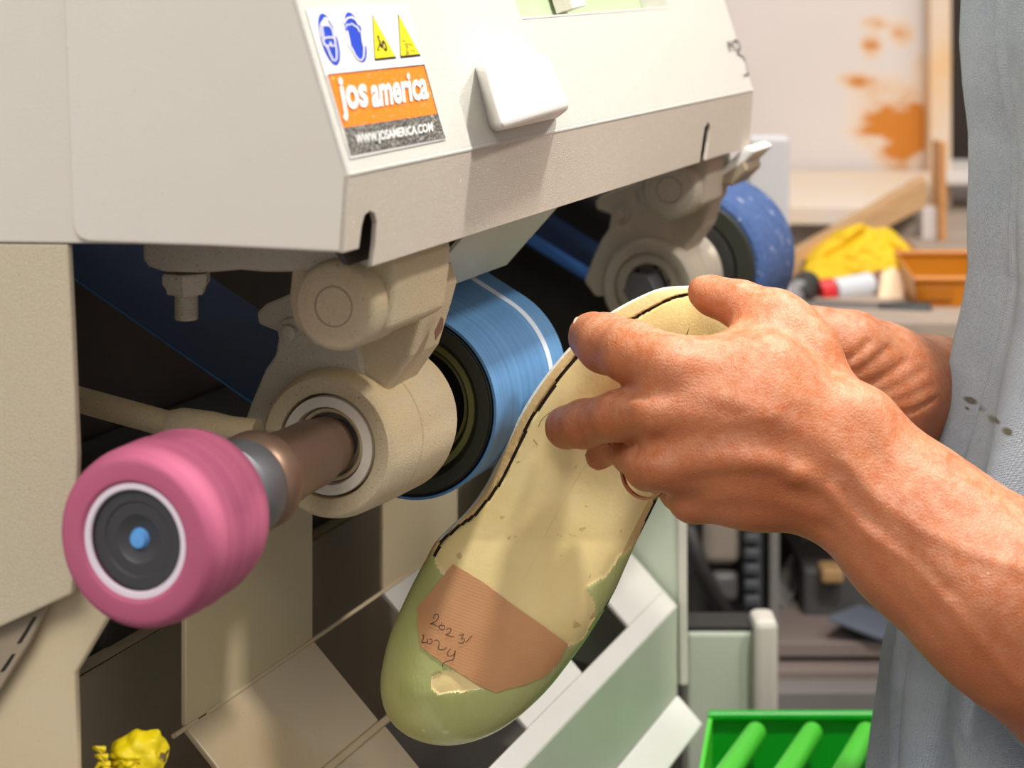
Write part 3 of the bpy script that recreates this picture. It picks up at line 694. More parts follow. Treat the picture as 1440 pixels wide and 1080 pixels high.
# pixels measured on the enlarged view (origin 520,740, scale 3.375)
z = lambda L: [(520+x/3.375, 740+y/3.375) for x, y in L]
pen([z([(303, 440), (307, 422), (322, 418), (326, 432), (312, 452), (286, 463), (300, 464), (320, 474), (336, 470), (340, 458)]),
     z([(336, 468), (330, 482), (342, 492), (355, 484), (354, 472), (344, 470), (338, 476)]),
     z([(362, 492), (378, 484), (386, 492), (378, 506), (360, 516), (372, 518), (388, 526), (400, 522)]),
     z([(424, 518), (446, 512), (434, 532), (448, 534), (446, 550), (428, 556), (420, 550)]),
     z([(487, 518), (470, 536), (455, 552)]),
     z([(248, 522), (256, 516), (254, 534), (246, 550), (262, 552), (276, 548)]),
     z([(276, 534), (272, 550), (284, 558), (296, 550), (294, 538), (282, 536)]),
     z([(304, 546), (320, 540), (330, 556), (326, 572), (330, 586), (352, 584), (366, 574)]),
     z([(384, 582), (368, 602), (374, 616), (398, 610), (406, 590)]), z([(406, 590), (398, 630), (372, 640), (350, 650), (344, 668)])])
# pencil marks on the sole
pen([[(757, 600), (762, 590), (771, 582), (783, 576)], [(750, 618), (756, 626)], [(770, 604), (776, 600)]], bpy.data.objects['sole'], .8)

# ================================================================== WORKER
per = empty('person', P(1560, 2200, 1.15).to_tuple()[:2]+(0,), 0, 'person in a grey-blue work shirt holding the shoe in both dusty hands', 'person')
PR = []          # (a, ra, b, rb, blend)
def J(x, y, Y, r): return (P(x, y, Y), r*Y/F)
def chain(js, k=.006):
    js = [J(*j) for j in js]
    for a, b in zip(js, js[1:]): PR.append((a[0], a[1], b[0], b[1], k))
# left forearm and wrist, nearer the camera
chain([(1700, 1060, 1.00, 140), (1560, 960, .93, 132), (1450, 880, .915, 116), (1370, 812, .915, 104)], .02)
chain([(1370, 812, .915, 104), (1290, 748, .92, 76), (1200, 662, .925, 62)], .02)
chain([(1400, 800, .915, 92), (1300, 715, .925, 66), (1215, 615, .93, 52)], .02)
chain([(1390, 850, .915, 88), (1270, 775, .925, 60), (1175, 692, .93, 54)], .02)
# left hand: palm block out of metacarpals
chain([(1200, 615, .930, 50), (1080, 520, .925, 44), (945, 515, .925, 39)], .014)
chain([(1190, 640, .928, 54), (1060, 580, .917, 46), (925, 578, .922, 38)], .014)
chain([(1175, 675, .930, 54), (1050, 640, .917, 46), (932, 655, .925, 36)], .014)
chain([(1160, 700, .934, 50), (1060, 690, .928, 46), (975, 698, .937, 36)], .014)
chain([(1190, 620, .943, 52), (1090, 590, .940, 64), (1000, 580, .943, 62)], .024)
# index, middle, ring, little
chain([(945, 515, .925, 44), (890, 496, .946, 44), (852, 483, .968, 41), (834, 474, .984, 36)], .004)
chain([(925, 580, .922, 38), (868, 585, .945, 34), (822, 596, .968, 33), (796, 601, .983, 31)], .004)
chain([(936, 655, .925, 36), (912, 656, .934, 33), (888, 640, .960, 26), (862, 625, .978, 23), (842, 642, .984, 20)], .004)
chain([(975, 700, .937, 34), (955, 690, .955, 27), (925, 668, .972, 24), (905, 650, .984, 20)], .004)
# thumb over the heel
chain([(1180, 590, .945, 50), (1135, 500, .952, 44), (1085, 450, .962, 40), (1040, 428, .972, 31), (1002, 416, .982, 25), (988, 410, .986, 21)], .007)
chain([(1110, 470, .957, 42), (1060, 500, .95, 38), (980, 515, .935, 30)], .012)
# tendons and veins of the back of the left hand
def vein(js, k=.004):
    chain([(x, y, Y+.0012, q) for x, y, Y, q in js], k)
vein([(1360, 905, .889, 6), (1300, 805, .898, 6), (1225, 735, .906, 6), (1180, 690, .908, 5), (1120, 665, .904, 5), (1060, 640, .902, 5)], .007)
vein([(1440, 850, .884, 6), (1350, 800, .890, 6), (1270, 740, .900, 5), (1210, 690, .906, 5)], .007)
# wrist bone
chain([(1200, 580, .925, 34), (1210, 585, .925, 34)], .012)
# left upper arm (inside the sleeve)
chain([(1700, 1060, 1.00, 140), (1720, 700, 1.10, 160), (1700, 350, 1.18, 180)], .02)
# right hand and forearm, beyond the shoe
chain([(1640, 800, 1.46, 110), (1490, 690, 1.31, 96), (1390, 574, 1.172, 84), (1310, 556, 1.115, 72), (1240, 535, 1.075, 70)], .02)
chain([(1390, 606, 1.176, 70), (1305, 598, 1.115, 56), (1235, 590, 1.07, 58)], .016)
chain([(1240, 545, 1.075, 70), (1190, 540, 1.07, 68), (1130, 545, 1.08, 60)], .02)
chain([(1270, 540, 1.085, 58), (1195, 492, 1.058, 50), (1140, 478, 1.056, 42), (1085, 470, 1.062, 32), (1050, 468, 1.072, 27)], .010)
for k, (yy, dd_) in enumerate(((520, 0), (556, .004), (592, .004), (622, 0))):
    chain([(1140, yy, 1.088, 34), (1085, yy+4, 1.112+dd_, 29), (1035, yy+6, 1.118, 26), (1002-abs(k-1)*-6, yy+8, 1.106, 22)], .005)
# creases on the wrist side of the right hand (negative prims)
NEG = []
def crease(js, r, k=.003):
    js = [J(x, y, Y, r) for x, y, Y in js]
    for a, b in zip(js, js[1:]): NEG.append((a[0], a[1], b[0], b[1], k))
cre = [[(1172, 512), (1195, 505), (1222, 482)], [(1185, 530), (1215, 518), (1250, 490)], [(1200, 545), (1235, 535), (1275, 508)], [(1215, 558), (1255, 548), (1300, 520)], [(1228, 572), (1270, 562), (1312, 542)], [(1240, 582), (1280, 580), (1318, 560)]]
# torso core under the shirt joins both arms
chain([(1900, 300, 1.30, 300), (1900, 900, 1.30, 320)], .03)
chain([(1700, 350, 1.18, 180), (1850, 300, 1.25, 240)], .03)
chain([(1640, 800, 1.42, 110), (1760, 500, 1.50, 170), (1850, 320, 1.42, 220)], .03)

def sdf_grid(prims, lo, hi, h, negs=()):
    nx, ny, nz = [int(math.ceil((hi[i]-lo[i])/h))+1 for i in range(3)]
    D = np.full((nx, ny, nz), 1.0, np.float32)
    xs = lo[0]+h*np.arange(nx, dtype=np.float32); ys = lo[1]+h*np.arange(ny, dtype=np.float32); zs = lo[2]+h*np.arange(nz, dtype=np.float32)
    def rc(a, ra, b, rb, X, Y, Z):
        ab = np.array(b)-np.array(a); l2 = float(ab @ ab)+1e-12
        px, py, pz = X-a[0], Y-a[1], Z-a[2]
        t = np.clip((px*ab[0]+py*ab[1]+pz*ab[2])/l2, 0, 1)
        return np.sqrt((px-t*ab[0])**2+(py-t*ab[1])**2+(pz-t*ab[2])**2)-(ra+(rb-ra)*t)
    for phase, L in ((0, prims), (1, negs)):
        for a, ra, b, rb, k in L:
            m_ = max(ra, rb)+k*1.0+3*h
            sl = []
            for i, g in enumerate((xs, ys, zs)):
                i0 = np.searchsorted(g, min(a[i], b[i])-m_); i1 = np.searchsorted(g, max(a[i], b[i])+m_); sl.append(slice(i0, i1))
            if any(s_.stop <= s_.start for s_ in sl): continue
            X = xs[sl[0]][:, None, None]; Y = ys[sl[1]][None, :, None]; Z = zs[sl[2]][None, None, :]
            d = rc(a, ra, b, rb, X, Y, Z).astype(np.float32); c = D[sl[0], sl[1], sl[2]]
            if phase == 0:
                hh_ = np.maximum(k-np.abs(c-d), 0)/k; D[sl[0], sl[1], sl[2]] = np.minimum(c, d)-hh_*hh_*k*.25
            else:
                hh_ = np.maximum(k-np.abs(c+d), 0)/k; D[sl[0], sl[1], sl[2]] = np.maximum(c, -d)+hh_*hh_*k*.25
    return D, np.array(lo, float)
def surface_nets(D, lo, h):
    s_ = D < 0
    nx, ny, nz = D.shape
    cnt = np.zeros((nx-1, ny-1, nz-1), np.int8)
    for dx in (0, 1):
        for dy in (0, 1):
            for dz in (0, 1): cnt += s_[dx:nx-1+dx, dy:ny-1+dy, dz:nz-1+dz]
    act = (cnt > 0) & (cnt < 8); idx = np.argwhere(act)
    idm = np.full(act.shape, -1, np.int32); idm[act] = np.arange(len(idx))
    acc = np.zeros((len(idx), 3)); num = np.zeros(len(idx))
    cor = [(a, b, c) for a in (0, 1) for b in (0, 1) for c in (0, 1)]
    val = {c: D[idx[:, 0]+c[0], idx[:, 1]+c[1], idx[:, 2]+c[2]] for c in cor}
    for c in cor:
        for ax in range(3):
            if c[ax]: continue
            e = list(c); e[ax] = 1; e = tuple(e); a = val[c]; b = val[e]; m_ = (a < 0) != (b < 0)
            t = np.where(m_, a/(np.where(m_, a-b, 1)), 0)
            p = np.zeros((len(idx), 3)); p[:] = c; p[:, ax] += t
            acc += p*m_[:, None]; num += m_
    Vv = (idx+acc/num[:, None])*h+lo
    F_ = []
    for ax in range(3):
        sl0 = [slice(None)]*3; sl1 = [slice(None)]*3; sl0[ax] = slice(0, -1); sl1[ax] = slice(1, None)
        A = s_[tuple(sl0)]; B = s_[tuple(sl1)]; e = np.argwhere(A != B)
        o1, o2 = [(1, 2), (2, 0), (0, 1)][ax]
        ok = (e[:, o1] > 0) & (e[:, o2] > 0) & (e[:, o1] < D.shape[o1]-1) & (e[:, o2] < D.shape[o2]-1)
        e = e[ok]; fl = A[e[:, 0], e[:, 1], e[:, 2]]
        def cell(d1, d2):
            q = e.copy(); q[:, o1] -= d1; q[:, o2] -= d2; return idm[q[:, 0], q[:, 1], q[:, 2]]
        qd = np.stack([cell(0, 0), cell(1, 0), cell(1, 1), cell(0, 1)], 1)
        qd = np.where(fl[:, None], qd, qd[:, ::-1]); F_.append(qd)
    return Vv, np.concatenate(F_)
def lap(Vv, Fq, it):
    n_ = len(Vv); e = np.concatenate([Fq[:, [0, 1]], Fq[:, [1, 2]], Fq[:, [2, 3]], Fq[:, [3, 0]]])
    for _ in range(it):
        acc = np.zeros_like(Vv); c = np.bincount(e[:, 0], minlength=n_)+np.bincount(e[:, 1], minlength=n_)
        for k in range(3): acc[:, k] = np.bincount(e[:, 0], Vv[e[:, 1], k], n_)+np.bincount(e[:, 1], Vv[e[:, 0], k], n_)
        Vv = Vv*.4+.6*acc/np.maximum(c, 1)[:, None]
    return Vv
def vnorm(Vv, Fq):
    nrm = np.cross(Vv[Fq[:, 2]]-Vv[Fq[:, 0]], Vv[Fq[:, 3]]-Vv[Fq[:, 1]]); out = np.zeros_like(Vv)
    for c in range(4):
        for k in range(3): out[:, k] += np.bincount(Fq[:, c], nrm[:, k], len(Vv))
    return out/np.maximum(np.linalg.norm(out, axis=1), 1e-12)[:, None]
hgr = .0018
D, lo = sdf_grid(PR, (.015, .83, H-.46), (.62, 1.66, H+.02), hgr)
Vb, Fb = surface_nets(D, lo, hgr); del D
Vb = lap(Vb, Fb, 3)
Nb = vnorm(Vb, Fb)
if np.mean(np.einsum('ij,ij->i', Nb[:2000], Vb[:2000]-Vb[:2000].mean(0))) < 0: pass
# skin relief worked into the mesh: creases, knuckle folds
pxs = 720+F*Vb[:, 0]/Vb[:, 1]; pys = HZ-F*(Vb[:, 2]-H)/Vb[:, 1]
PP = np.stack([pxs, pys], 1)
disp = np.zeros(len(Vb))
nearR = (Vb[:, 1] > .99) & (Vb[:, 1] < 1.13) & (Nb[:, 1]*1 < .2) & (pxs > 1120) & (pxs < 1360)
iR = np.where(nearR)[0]
for c in cre:
    A_ = np.array([(p.x, p.y) for p in resample(c, 16, False)]); d = seg_dist(PP[iR], A_, False)
    disp[iR] += -(.0006+.0011*((sum(c[0])*7) % 10)/10)*np.exp(-(d/(3.0+(c[1][0] % 4)))**2)
nearL = (Vb[:, 1] < .99) & (Nb[:, 1] < .2)
iL = np.where(nearL & (pxs < 1300))[0]
def crl(c, amp, wd):
    A_ = np.array([(p.x, p.y) for p in resample(c, 16, False)]); d = seg_dist(PP[iL], A_, False)
    disp[iL] += -amp*.62*np.exp(-(d/(wd*1.15))**2)
for c, amp, wd in (([(868, 548), (885, 553), (905, 556)], .0016, 7), ([(905, 552), (960, 560), (1020, 575)], .0012, 14), ([(900, 616), (960, 615), (1020, 612), (1090, 622)], .0020, 15),
                   ([(925, 622), (915, 632), (905, 640)], .002, 8), ([(930, 690), (1000, 675), (1090, 668)], .0018, 12), ([(1160, 745), (1150, 705), (1175, 665)], .0016, 12),
                   ([(868, 500), (862, 520), (866, 536)], .0003, 3), ([(838, 570), (846, 590), (842, 620)], .0003, 3), ([(888, 470), (895, 500), (888, 530)], .0003, 3),
                   ([(1215, 590), (1235, 660), (1225, 730)], .0008, 14)):
    crl(c, amp, wd)
for c, amp, wd in (([(895, 655), (960, 652), (1040, 652), (1120, 668)], -.0016, 13), ([(930, 565), (1000, 560), (1090, 585), (1170, 625)], -.0009, 13), ([(950, 505), (1040, 515), (1130, 560)], -.0008, 14),
                   ([(960, 640), (1010, 600), (1080, 585), (1120, 560)], -.0005, 6), ([(1000, 700), (1080, 700), (1150, 725)], -.0012, 10), ([(1215, 600), (1250, 700), (1290, 790)], .0010, 18)):
    crl(c, amp, wd)
iL = np.where(nearL & (pxs > 1120))[0]
for c, amp, wd in (([(1165, 690), (1210, 740), (1290, 800), (1360, 880), (1430, 960)], -.0016, 9), ([(1190, 650), (1260, 720), (1350, 770), (1440, 800)], -.0013, 10), ([(1190, 690), (1260, 770), (1330, 830)], .0014, 12), ([(1230, 640), (1330, 710), (1440, 760)], .0010, 16), ([(1150, 740), (1230, 800), (1320, 900)], .0008, 9)):
    crl(c, amp, wd)
Vb = Vb+Nb*disp[:, None]
me = bpy.data.meshes.new('body'); 
M_skin = mat('tanned_skin', sc(192, 114, 70), .46, c2=sc(172, 93, 52), scale=38, amount=.6, bump=.5, bscale=850, sub=.12,
             dust=sc(230, 202, 172), dust_amt=.32, dust_scale=160, speck=sc(246, 226, 206), speck_scale=700, speck_t=.765)
Wb = Matrix.Translation(per.location); loc = Vb-np.array(per.location)
me.vertices.add(len(loc)); me.vertices.foreach_set('co', loc.ravel().astype(np.float32))
me.loops.add(len(Fb)*4); me.loops.foreach_set('vertex_index', Fb.ravel().astype(np.int32))
me.polygons.add(len(Fb)); me.polygons.foreach_set('loop_start', np.arange(0, len(Fb)*4, 4, dtype=np.int32)); me.polygons.foreach_set('loop_total', np.full(len(Fb), 4, np.int32))
me.polygons.foreach_set('use_smooth', np.ones(len(Fb), bool)); me.update(); me.validate(); me.materials.append(M_skin)
body = bpy.data.objects.new('body', me); COL.objects.link(body); body.parent = per; WM['body'] = Wb
# finger nails
M_nail = mat('dusty_nail', sc(222, 196, 172), .35, coat=.2)
def nail(c, ax, ay, nr, rx, ry, name='fingernail'):
    nr = nr.normalized(); ax = (ax-nr*ax.dot(nr)).normalized(); by = nr.cross(ax); V_ = []; Fc = []
    R_ = 6; K_ = 24
    for i in range(R_+1):
        for k in range(K_):
            t = 2*math.pi*k/K_; q = i/R_; x_ = rx*q*math.copysign(abs(math.cos(t))**.7, math.cos(t)); y_ = ry*q*math.copysign(abs(math.sin(t))**.7, math.sin(t))
            V_.append(c+ax*x_+by*y_+nr*(.0010-(y_/ry)**2*.0024-(x_/rx)**2*.0007))
    for i in range(R_):
        for k in range(K_): Fc.append([i*K_+k, i*K_+(k+1) % K_, (i+1)*K_+(k+1) % K_, (i+1)*K_+k])
    return mesh(name, V_, Fc, M_nail, per, smooth='full')
nn_ = Vector((-.30, -.34, .9)).normalized()
nail(P(835, 474, .984)+nn_*.0106, P(806, 466, .984)-P(850, 448, .976), None, nn_, .0068, .0056)
# ring on the left hand
rc_ = P(907, 664, .948); rx = Vector((.45, .75, -.1)).normalized()
lathe('ring', rc_, rx, [(-.0012, .0112), (-.0012, .0124), (0, .0127), (.0012, .0124), (.0012, .0112)], mat('copper_ring', sc(214, 150, 110), .25, 1), per, n=48, ring=True)

# ---- shirt: front edge follows the body line, with folds
EDGE = [(-120, 1340), (0, 1345), (60, 1345), (120, 1352), (190, 1364), (250, 1367), (320, 1366), (390, 1369), (440, 1360), (490, 1347), (560, 1330), (640, 1311), (700, 1300), (780, 1268), (860, 1248), (960, 1232), (1080, 1226), (1300, 1222), (1700, 1220)]
ey = np.array([e[0] for e in EDGE], float); ex = np.array([e[1] for e in EDGE], float)
Yc = 1.05; Vs = []; Fs = []; rows = 300; cols = 200
zz = np.linspace(H+.05, H-.47, rows)
for i, zv in enumerate(zz):
    py = HZ-F*(zv-H)/Yc; px = np.interp(py, ey, ex); xl = (px+float(np.interp(py, [600, 900], [52, 37]))-720)/F*Yc
    a_ = .155; b_ = .112
    for j in range(cols):
        t = math.radians(-78+156*j/(cols-1))
        # superellipse, leftmost point at t = 0; the angle opens towards and away from the camera
        x_ = xl+a_*(1-math.cos(t)); y_ = Yc+b_*math.sin(t)
        nn = Vector((-math.cos(t), math.sin(t), 0))
        s_ = y_*14
        fold = .017*math.sin(11.0*t+2.2*math.sin(zv*9)+1.0)*max(0, math.sin(min(1, abs(t+.1)*2)*math.pi/2))
        fold += .009*mnoise.noise(Vector((t*4.2, zv*5.5, 1)))*min(1, .25+abs(t)*2)+.002*mnoise.noise(Vector((t*9, zv*14, 5)))
        Vs.append(Vector((x_, y_, zv))+nn*fold)
for i in range(rows-1):
    for j in range(cols-1): Fs.append([i*cols+j, i*cols+j+1, (i+1)*cols+j+1, (i+1)*cols+j])
def weave_mat(name, c1, c2):
    m = mat(name, c1, .95, c2=c2, scale=26, amount=.5, bump=.8, bscale=1100, speck=sc(196, 204, 212), speck_scale=1500, speck_t=.60)
    nt = m.node_tree; b = nt.nodes['Principled BSDF']; b.inputs['Sheen Weight'].default_value = .3
    tc = nt.nodes.new('ShaderNodeTexCoord'); bp = nt.nodes.new('ShaderNodeBump'); bp.inputs['Distance'].default_value = .0006; bp.inputs['Strength'].default_value = .8
    mx = nt.nodes.new('ShaderNodeMath'); mx.operation = 'ADD'
    for k, d_ in enumerate(('Z', 'Y')):
        w_ = nt.nodes.new('ShaderNodeTexWave'); w_.bands_direction = d_; w_.inputs['Scale'].default_value = 420; w_.inputs['Distortion'].default_value = 1.5; w_.inputs['Detail Scale'].default_value = 60
        nt.links.new(tc.outputs['Object'], w_.inputs['Vector']); nt.links.new(w_.outputs['Fac'], mx.inputs[k])
    old = b.inputs['Normal'].links[0].from_node
    nt.links.new(mx.outputs[0], bp.inputs['Height']); nt.links.new(old.outputs[0], bp.inputs['Normal']); nt.links.new(bp.outputs[0], b.inputs['Normal'])
    return m
M_shirt = weave_mat('grey_blue_cloth', sc(170, 186, 202), sc(202, 212, 220))
shirt = mesh('shirt', Vs, Fs, M_shirt, per, smooth='full')
Y1 = 1.02
def blS(px, py, rx, ry, st): p = P(px, py, Y1); return (p.x, p.z, rx*Y1/F, ry*Y1/F, st)
STAIN_LATER = [blS(1388, 584, 9, 6, 2.5), blS(1402, 594, 7, 7, 2.0), blS(1383, 596, 3, 3, 2)]
so = shirt.modifiers.new('thickness', 'SOLIDIFY'); so.thickness = .0025; so.offset = 1
# sleeve round the left elbow and upper arm
tube('sleeve', [P(1530, 900, .93), P(1560, 920, .94), P(1600, 900, .97), P(1680, 760, 1.05), P(1700, 500, 1.14), P(1720, 300, 1.2)], [.056, .060, .066, .070, .074, .08], M_shirt, per, n=40)
# ================================================================== BACKGROUND
def pbox(name, x0, y0, x1, y1, Y, dep, m, parent=None, bevel=.002, **k):
    a = P(x0, y1, Y); b = P(x1, y0, Y)
    return box(name, (a.x, Y, a.z), (b.x, Y+dep, b.z), m, parent, bevel=bevel, **k)
def wood(name, c1, c2): return mat(name, c1, .6, c2=c2, scale=9, stretch=(1, 1, 9), bump=.2)
# stained white board standing at the back
M_board = mat('white_board_with_stains', sc(216, 206, 200), .55, c2=sc(208, 198, 192), scale=2)
def stain_nodes(m, blobs, col, col2):
    nt = m.node_tree; N = nt.nodes; L = nt.links; b = N['Principled BSDF']
    src = b.inputs['Base Color'].links[0].from_socket
    g = N.new('ShaderNodeNewGeometry'); sx = N.new('ShaderNodeSeparateXYZ'); L.new(g.outputs['Position'], sx.inputs[0])
    nz = N.new('ShaderNodeTexNoise'); nz.inputs['Scale'].default_value = 16; nz.inputs['Detail'].default_value = 8; nz.inputs['Roughness'].default_value = .7; mp = N.new('ShaderNodeMapping'); mp.inputs['Scale'].default_value = (.7, 1, 1.6)
    L.new(g.outputs['Position'], mp.inputs[0]); L.new(mp.outputs[0], nz.inputs['Vector'])
    tot = None
    def mth(op, a, b_=None):
        x = N.new('ShaderNodeMath'); x.operation = op
        for i, v in enumerate((a, b_)):
            if v is None: continue
            if isinstance(v, (int, float)): x.inputs[i].default_value = v
            else: L.new(v, x.inputs[i])
        return x.outputs[0]
    for cx, cz, rx, rz, st in blobs:
        dx = mth('DIVIDE', mth('SUBTRACT', sx.outputs[0], cx), rx); dz = mth('DIVIDE', mth('SUBTRACT', sx.outputs[2], cz), rz)
        d = mth('MULTIPLY', mth('SUBTRACT', 1.0, mth('ADD', mth('MULTIPLY', dx, dx), mth('MULTIPLY', dz, dz))), st)
        d = mth('MAXIMUM', d, 0.0)
        tot = d if tot is None else mth('ADD', tot, d)
    n2 = N.new('ShaderNodeMapRange'); n2.inputs[1].default_value = .33; n2.inputs[2].default_value = .70; L.new(nz.outputs['Fac'], n2.inputs[0])
    f = mth('MINIMUM', mth('MULTIPLY', mth('MULTIPLY', tot, n2.outputs[0]), 1.25), 1.0)
    cr = N.new('ShaderNodeMix'); cr.data_type = 'RGBA'; cr.inputs[6].default_value = (*col, 1); cr.inputs[7].default_value = (*col2, 1); L.new(f, cr.inputs[0])
    mx = N.new('ShaderNodeMix'); mx.data_type = 'RGBA'; L.new(f, mx.inputs[0]); L.new(src, mx.inputs[6]); L.new(cr.outputs[2], mx.inputs[7]); L.new(mx.outputs[2], b.inputs['Base Color'])
YB = 2.9
def bl(px, py, rx, ry, st): p = P(px, py, YB); return (p.x, p.z, rx*YB/F, ry*YB/F, st)
stain_nodes(M_board, [bl(1262, 185, 70, 46, 1.5), bl(1240, 145, 60, 50, .9), bl(1275, 225, 52, 40, 1.3), bl(1215, 180, 40, 18, 1.2), bl(1225, 65, 20, 24, 1.2), bl(1232, 32, 28, 14, 1.0), bl(1268, 45, 24, 26, .8), bl(1300, 100, 24, 36, .6), bl(1205, 112, 34, 16, 1.0), bl(1290, 165, 34, 50, 1.2)], sc(238, 206, 150), sc(196, 118, 22))
bd = pbox('stained_board', 1000, -200, 1337, 246, YB, .02, M_board); tag(bd, 'tall white board with orange-brown stains behind the bench', 'board')
post = pbox('board_edge_post', 1308, -200, 1338, 372, YB-.045, .04, mat('pale_post', sc(214, 200, 186), .6, c2=sc(224, 178, 120), scale=9, amount=.4)); post.name = 'wooden_post'; tag(post, 'pale upright post at the right edge of the stained board', 'post')
tag(pbox('gap_panel', 1338, -300, 1480, 243, YB+.25, .03, mat('gap_dark_brown', sc(46, 30, 22), .6)), 'added dark brown panel for the dark gap between post and shirt', 'panel')  # added dark sheet for the dark gap beside the post
# bench
zb = H-.312
M_bench = mat('worn_bench_top', sc(150, 134, 120), .7, c2=sc(172, 154, 138), scale=14, bump=.3)
ben = empty('workbench', (P(1200, 430, 2.4).x, 2.4, 0), 0, 'cluttered workbench with a worn grey-brown top behind the hands', 'workbench')
xb0, xb1 = P(1085, 430, 2.0).x-.02, 1.25
box('bench_top', (xb0, 1.90, zb-.03), (xb1, 2.95, zb), M_bench, ben, bevel=.004)
box('apron_board', (xb0+.01, 1.925, zb-.15), (xb1, 1.945, zb-.031), wood('apron_wood', sc(120, 98, 80), sc(96, 78, 64)), ben)
for x_, y_ in ((xb0+.03, 2.85), (xb1-.08, 2.85), (xb1-.08, 1.95)): box('leg', (x_, y_, 0), (x_+.05, y_+.05, zb-.031), M_bench, ben)
# white shelf with its plank
zs = P(1200, 300, 2.35).z
M_shelf = mat('pale_shelf', sc(214, 202, 192), .55, c2=sc(222, 196, 160), scale=7)
shf = empty('wall_shelf', (P(1200, 300, 2.6).x, 2.6, zs), 0, 'pale shelf board over the bench with brackets against the stained board', 'shelf')
prism('shelf_board', [P(1100, 290, 2.30), P(1235, 292, 2.30), P(1308, 258, 2.75), P(1308, 240, 2.88), P(1100, 240, 2.88)], (0, 0, -.02), M_shelf, shf, bevel=.001)
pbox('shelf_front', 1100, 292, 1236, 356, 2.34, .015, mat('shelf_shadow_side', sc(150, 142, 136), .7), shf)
pbox('bracket', 1297, 292, 1322, 384, 2.5, .05, mat('white_bracket', sc(214, 206, 200), .6), shf)
pbox('bracket', 1322, 200, 1331, 376, 2.48, .05, wood('orange_bracket', sc(206, 150, 92), sc(190, 128, 66)), shf)
pl = prism('leaning_plank', [P(1062, 400, 2.14), P(1085, 374, 2.14), P(1303, 248, 2.28), P(1305, 290, 2.28), P(1092, 403, 2.14)], (0, .03, 0), wood('plank_wood', sc(200, 162, 118), sc(178, 138, 96)), bevel=.002)
tag(pl, 'light wooden plank leaning diagonally behind the yellow cloth', 'plank')
# right side shelves seen past the post
rk = empty('white_rack', (P(1360, 300, 2.8).x, 2.85, 0), 0, 'white rack between the post and the shirt with small things on it', 'rack')
M_rack = mat('white_rack_paint', sc(214, 206, 200), .6)
pbox('back_panel', 1338, 244, 1470, 400, 3.05, .01, mat('rack_back', sc(190, 180, 174), .7), rk)
for y_ in (244, 322): pbox('rack_shelf', 1330, y_, 1470, y_+16, 2.80, .22, M_rack, rk)
pbox('rack_rail', 1330, 345, 1470, 372, 2.8, .03, wood('rail_wood', sc(190, 144, 104), sc(170, 120, 84)), rk)
tag(pbox('dark_tin', 1344, 306, 1362, 321, 2.86, .03, M_black), 'small dark tin on the white rack beside the shirt', 'tin')
# grey upright panel near the second drum
gp = pbox('grey_panel', 1052, 192, 1111, 470, 2.0, .03, mat('pale_grey_panel', sc(196, 194, 194), .5), bevel=.004); tag(gp, 'pale grey upright panel just behind the far blue drum', 'panel')
# yellow cloth: crumpled sheet
def crumple(name, x0, y0, x1, y1, Y, m, amp=.02, n=34, seed=0, top=None):
    V_ = []; Fc = []
    for i in range(n+1):
        for j in range(n+1):
            s_, t_ = i/n, j/n
            px = x0+(x1-x0)*s_; py = y1+(y0-y1)*t_*(.55+.45*math.sin(math.pi*min(max(s_*1.05, 0), 1))+.12*mnoise.noise(Vector((s_*5, seed, 2))))
            p = P(px, py, Y+.10*t_)
            nz_ = mnoise.noise(Vector((s_*4, t_*3, seed)))+.3*mnoise.noise(Vector((s_*11, t_*9, seed+4)))
            p += Vector((amp*.3*mnoise.noise(Vector((t_*6, s_*6, seed+7))), -abs(nz_)*amp*2, amp*.4*nz_)); V_.append(p)
    for i in range(n):
        for j in range(n): Fc.append([i*(n+1)+j, (i+1)*(n+1)+j, (i+1)*(n+1)+j+1, i*(n+1)+j+1])
    o = mesh(name, V_, Fc, m, None, smooth='full'); so_ = o.modifiers.new('thickness', 'SOLIDIFY'); so_.thickness = .002
    return o
M_ycl = mat('yellow_cloth', sc(228, 190, 16), .7, c2=sc(216, 172, 10), scale=8)
tag(crumple('yellow_cloth', 1132, 318, 1300, 396, 2.10, M_ycl, .018, seed=3), 'crumpled bright yellow cloth on the bench below the plank', 'cloth')
tag(crumple('brown_cloth', 1225, 336, 1296, 380, 2.26, mat('brown_cloth', sc(176, 124, 82), .8), .02, seed=9), 'brown rag behind the yellow cloth', 'cloth')
tag(crumple('black_cloth', 1126, 365, 1200, 412, 2.10, mat('black_cloth', sc(42, 38, 34), .8), .02, seed=5), 'black rag at the left of the yellow cloth', 'cloth')
# tools on the bench
def lay(px, py, Y): return P(px, py, Y)
tb = empty('glue_tube', lay(1190, 412, 2.05), 0, 'pale tube with a red cap lying in front of the yellow cloth', 'tube')
tube('tube_body', [lay(1172, 409, 2.05), lay(1222, 402, 2.07)], [.012, .014], mat('tube_white', sc(200, 204, 210), .4), tb)
tube('cap', [lay(1150, 412, 2.045), lay(1170, 409, 2.05)], [.0135, .013], mat('red_cap', sc(206, 40, 44), .4), tb)
fl_ = empty('steel_file', lay(1200, 436, 1.98), 0, 'long dark file lying along the bench front', 'file')
tube('blade', [lay(1105, 432, 1.98), lay(1235, 438, 1.97)], .008, mat('dark_steel', sc(92, 84, 80), .5, .5), fl_)
tube('handle', [lay(1235, 438, 1.97), lay(1300, 440, 1.96), lay(1309, 440, 1.96)], [.0085, .0105, .009], M_black, fl_)
kn_ = empty('hammer', lay(1120, 420, 2.02), 0, 'dark hammer with a grey handle left of the red cap', 'hammer')
tube('handle', [lay(1078, 442, 1.99), lay(1126, 408, 2.03)], [.010, .012], mat('grey_handle', sc(128, 126, 126), .6), kn_)
